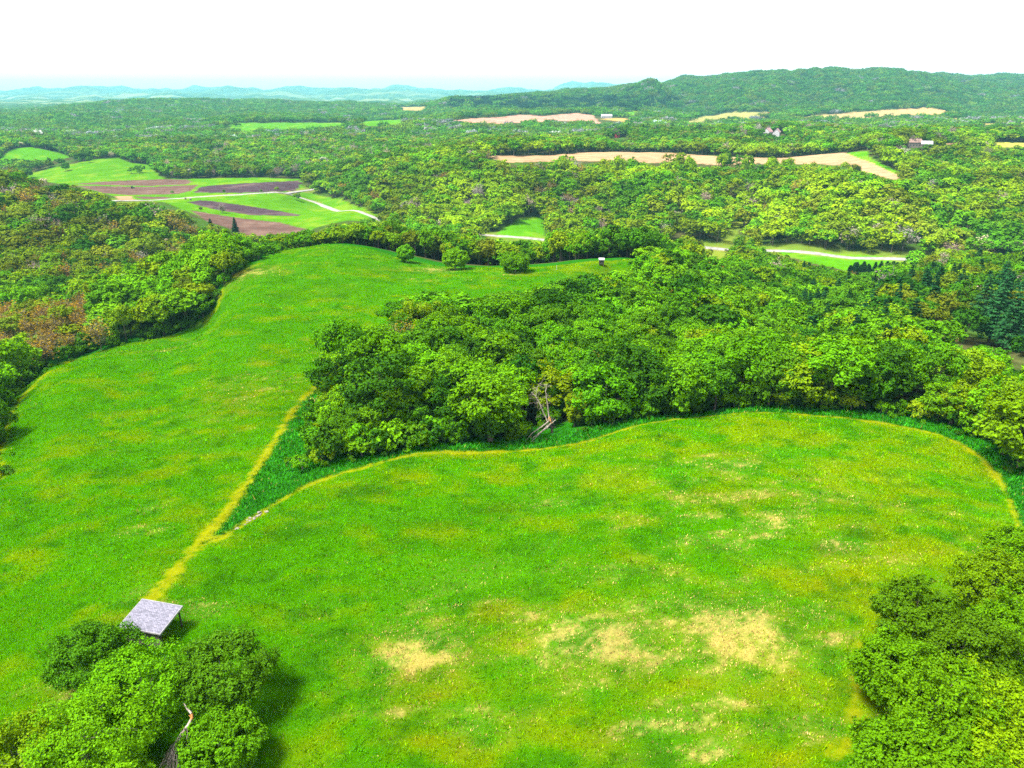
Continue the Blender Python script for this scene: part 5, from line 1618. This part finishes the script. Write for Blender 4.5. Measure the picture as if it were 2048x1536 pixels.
# ------------------------------------------------------------------ camera, light, air
cam = bpy.data.cameras.new('camera'); co = bpy.data.objects.new('camera', cam); COL.objects.link(co)
co.location = (0, 0, HCAM); co.rotation_euler = (math.pi / 2 - PITCH, 0, 0)
cam.sensor_width = 36.0; cam.lens = F * 36.0 / 2048.0; cam.clip_start = .5; cam.clip_end = 80000
sc.camera = co

SUN_EL, SUN_AZ = R(63), R(250)       # azimuth clockwise from +Y (north): light from behind the camera and to its left
w = bpy.data.worlds.new('World'); sc.world = w; w.use_nodes = True
nt = w.node_tree; nt.nodes.clear()
sky = nt.nodes.new('ShaderNodeTexSky'); sky.sky_type = 'NISHITA'; sky.sun_disc = False
sky.sun_elevation = SUN_EL; sky.sun_rotation = SUN_AZ; sky.air_density = 1.0; sky.dust_density = 1.0; sky.ozone_density = 1.0
hs = nt.nodes.new('ShaderNodeHueSaturation'); hs.inputs['Saturation'].default_value = .18
bg = nt.nodes.new('ShaderNodeBackground'); bg.inputs['Strength'].default_value = .095
ow = nt.nodes.new('ShaderNodeOutputWorld')
nt.links.new(sky.outputs[0], hs.inputs['Color']); nt.links.new(hs.outputs[0], bg.inputs[0]); nt.links.new(bg.outputs[0], ow.inputs[0])
sun = bpy.data.lights.new('sun', 'SUN'); sun.energy = 3.6; sun.angle = R(18); sun.color = (1, .95, .86)
so = bpy.data.objects.new('sun', sun); COL.objects.link(so)
so.rotation_euler = (math.pi / 2 - SUN_EL, 0, -SUN_AZ + math.pi)

HAZE = 5.2e-5
zb, zt = float(gz_.min()) - 1.0, float(gz_.max()) + 25.0
zt = max(zt, HCAM + 5)
hx = 22300.; hv = []
for xx in (-hx, hx):
    for yy in (-70., 17700.):
        for z in (zb, zt): hv.append((xx, yy, z))
hq = [[0, 1, 3, 2], [4, 6, 7, 5], [0, 4, 5, 1], [2, 3, 7, 6], [0, 2, 6, 4], [1, 5, 7, 3]]
hm, nd, lk = new_mat('air')
pv = nd.new('ShaderNodeVolumePrincipled'); pv.inputs['Color'].default_value = (.30, .80, .97, 1); pv.inputs['Density'].default_value = HAZE
oo = nd.new('ShaderNodeOutputMaterial'); lk.new(pv.outputs[0], oo.inputs['Volume'])
ho = link('haze', mesh_np('haze', hv, [hq], [hm])); tag(ho, 'thin bluish air over the whole valley', 'haze', kind='stuff')

sc.view_settings.view_transform = 'Standard'; sc.view_settings.look = 'None'; sc.view_settings.exposure = 1.87; sc.view_settings.gamma = 1
sc.cycles.use_denoising = False
sc.cycles.max_bounces = 5; sc.cycles.diffuse_bounces = 2; sc.cycles.glossy_bounces = 1; sc.cycles.transmission_bounces = 3; sc.cycles.volume_bounces = 0
sc.cycles.sample_clamp_direct = 2.5; sc.cycles.sample_clamp_indirect = 1.5
sc.cycles.use_adaptive_sampling = True; sc.cycles.adaptive_threshold = .02
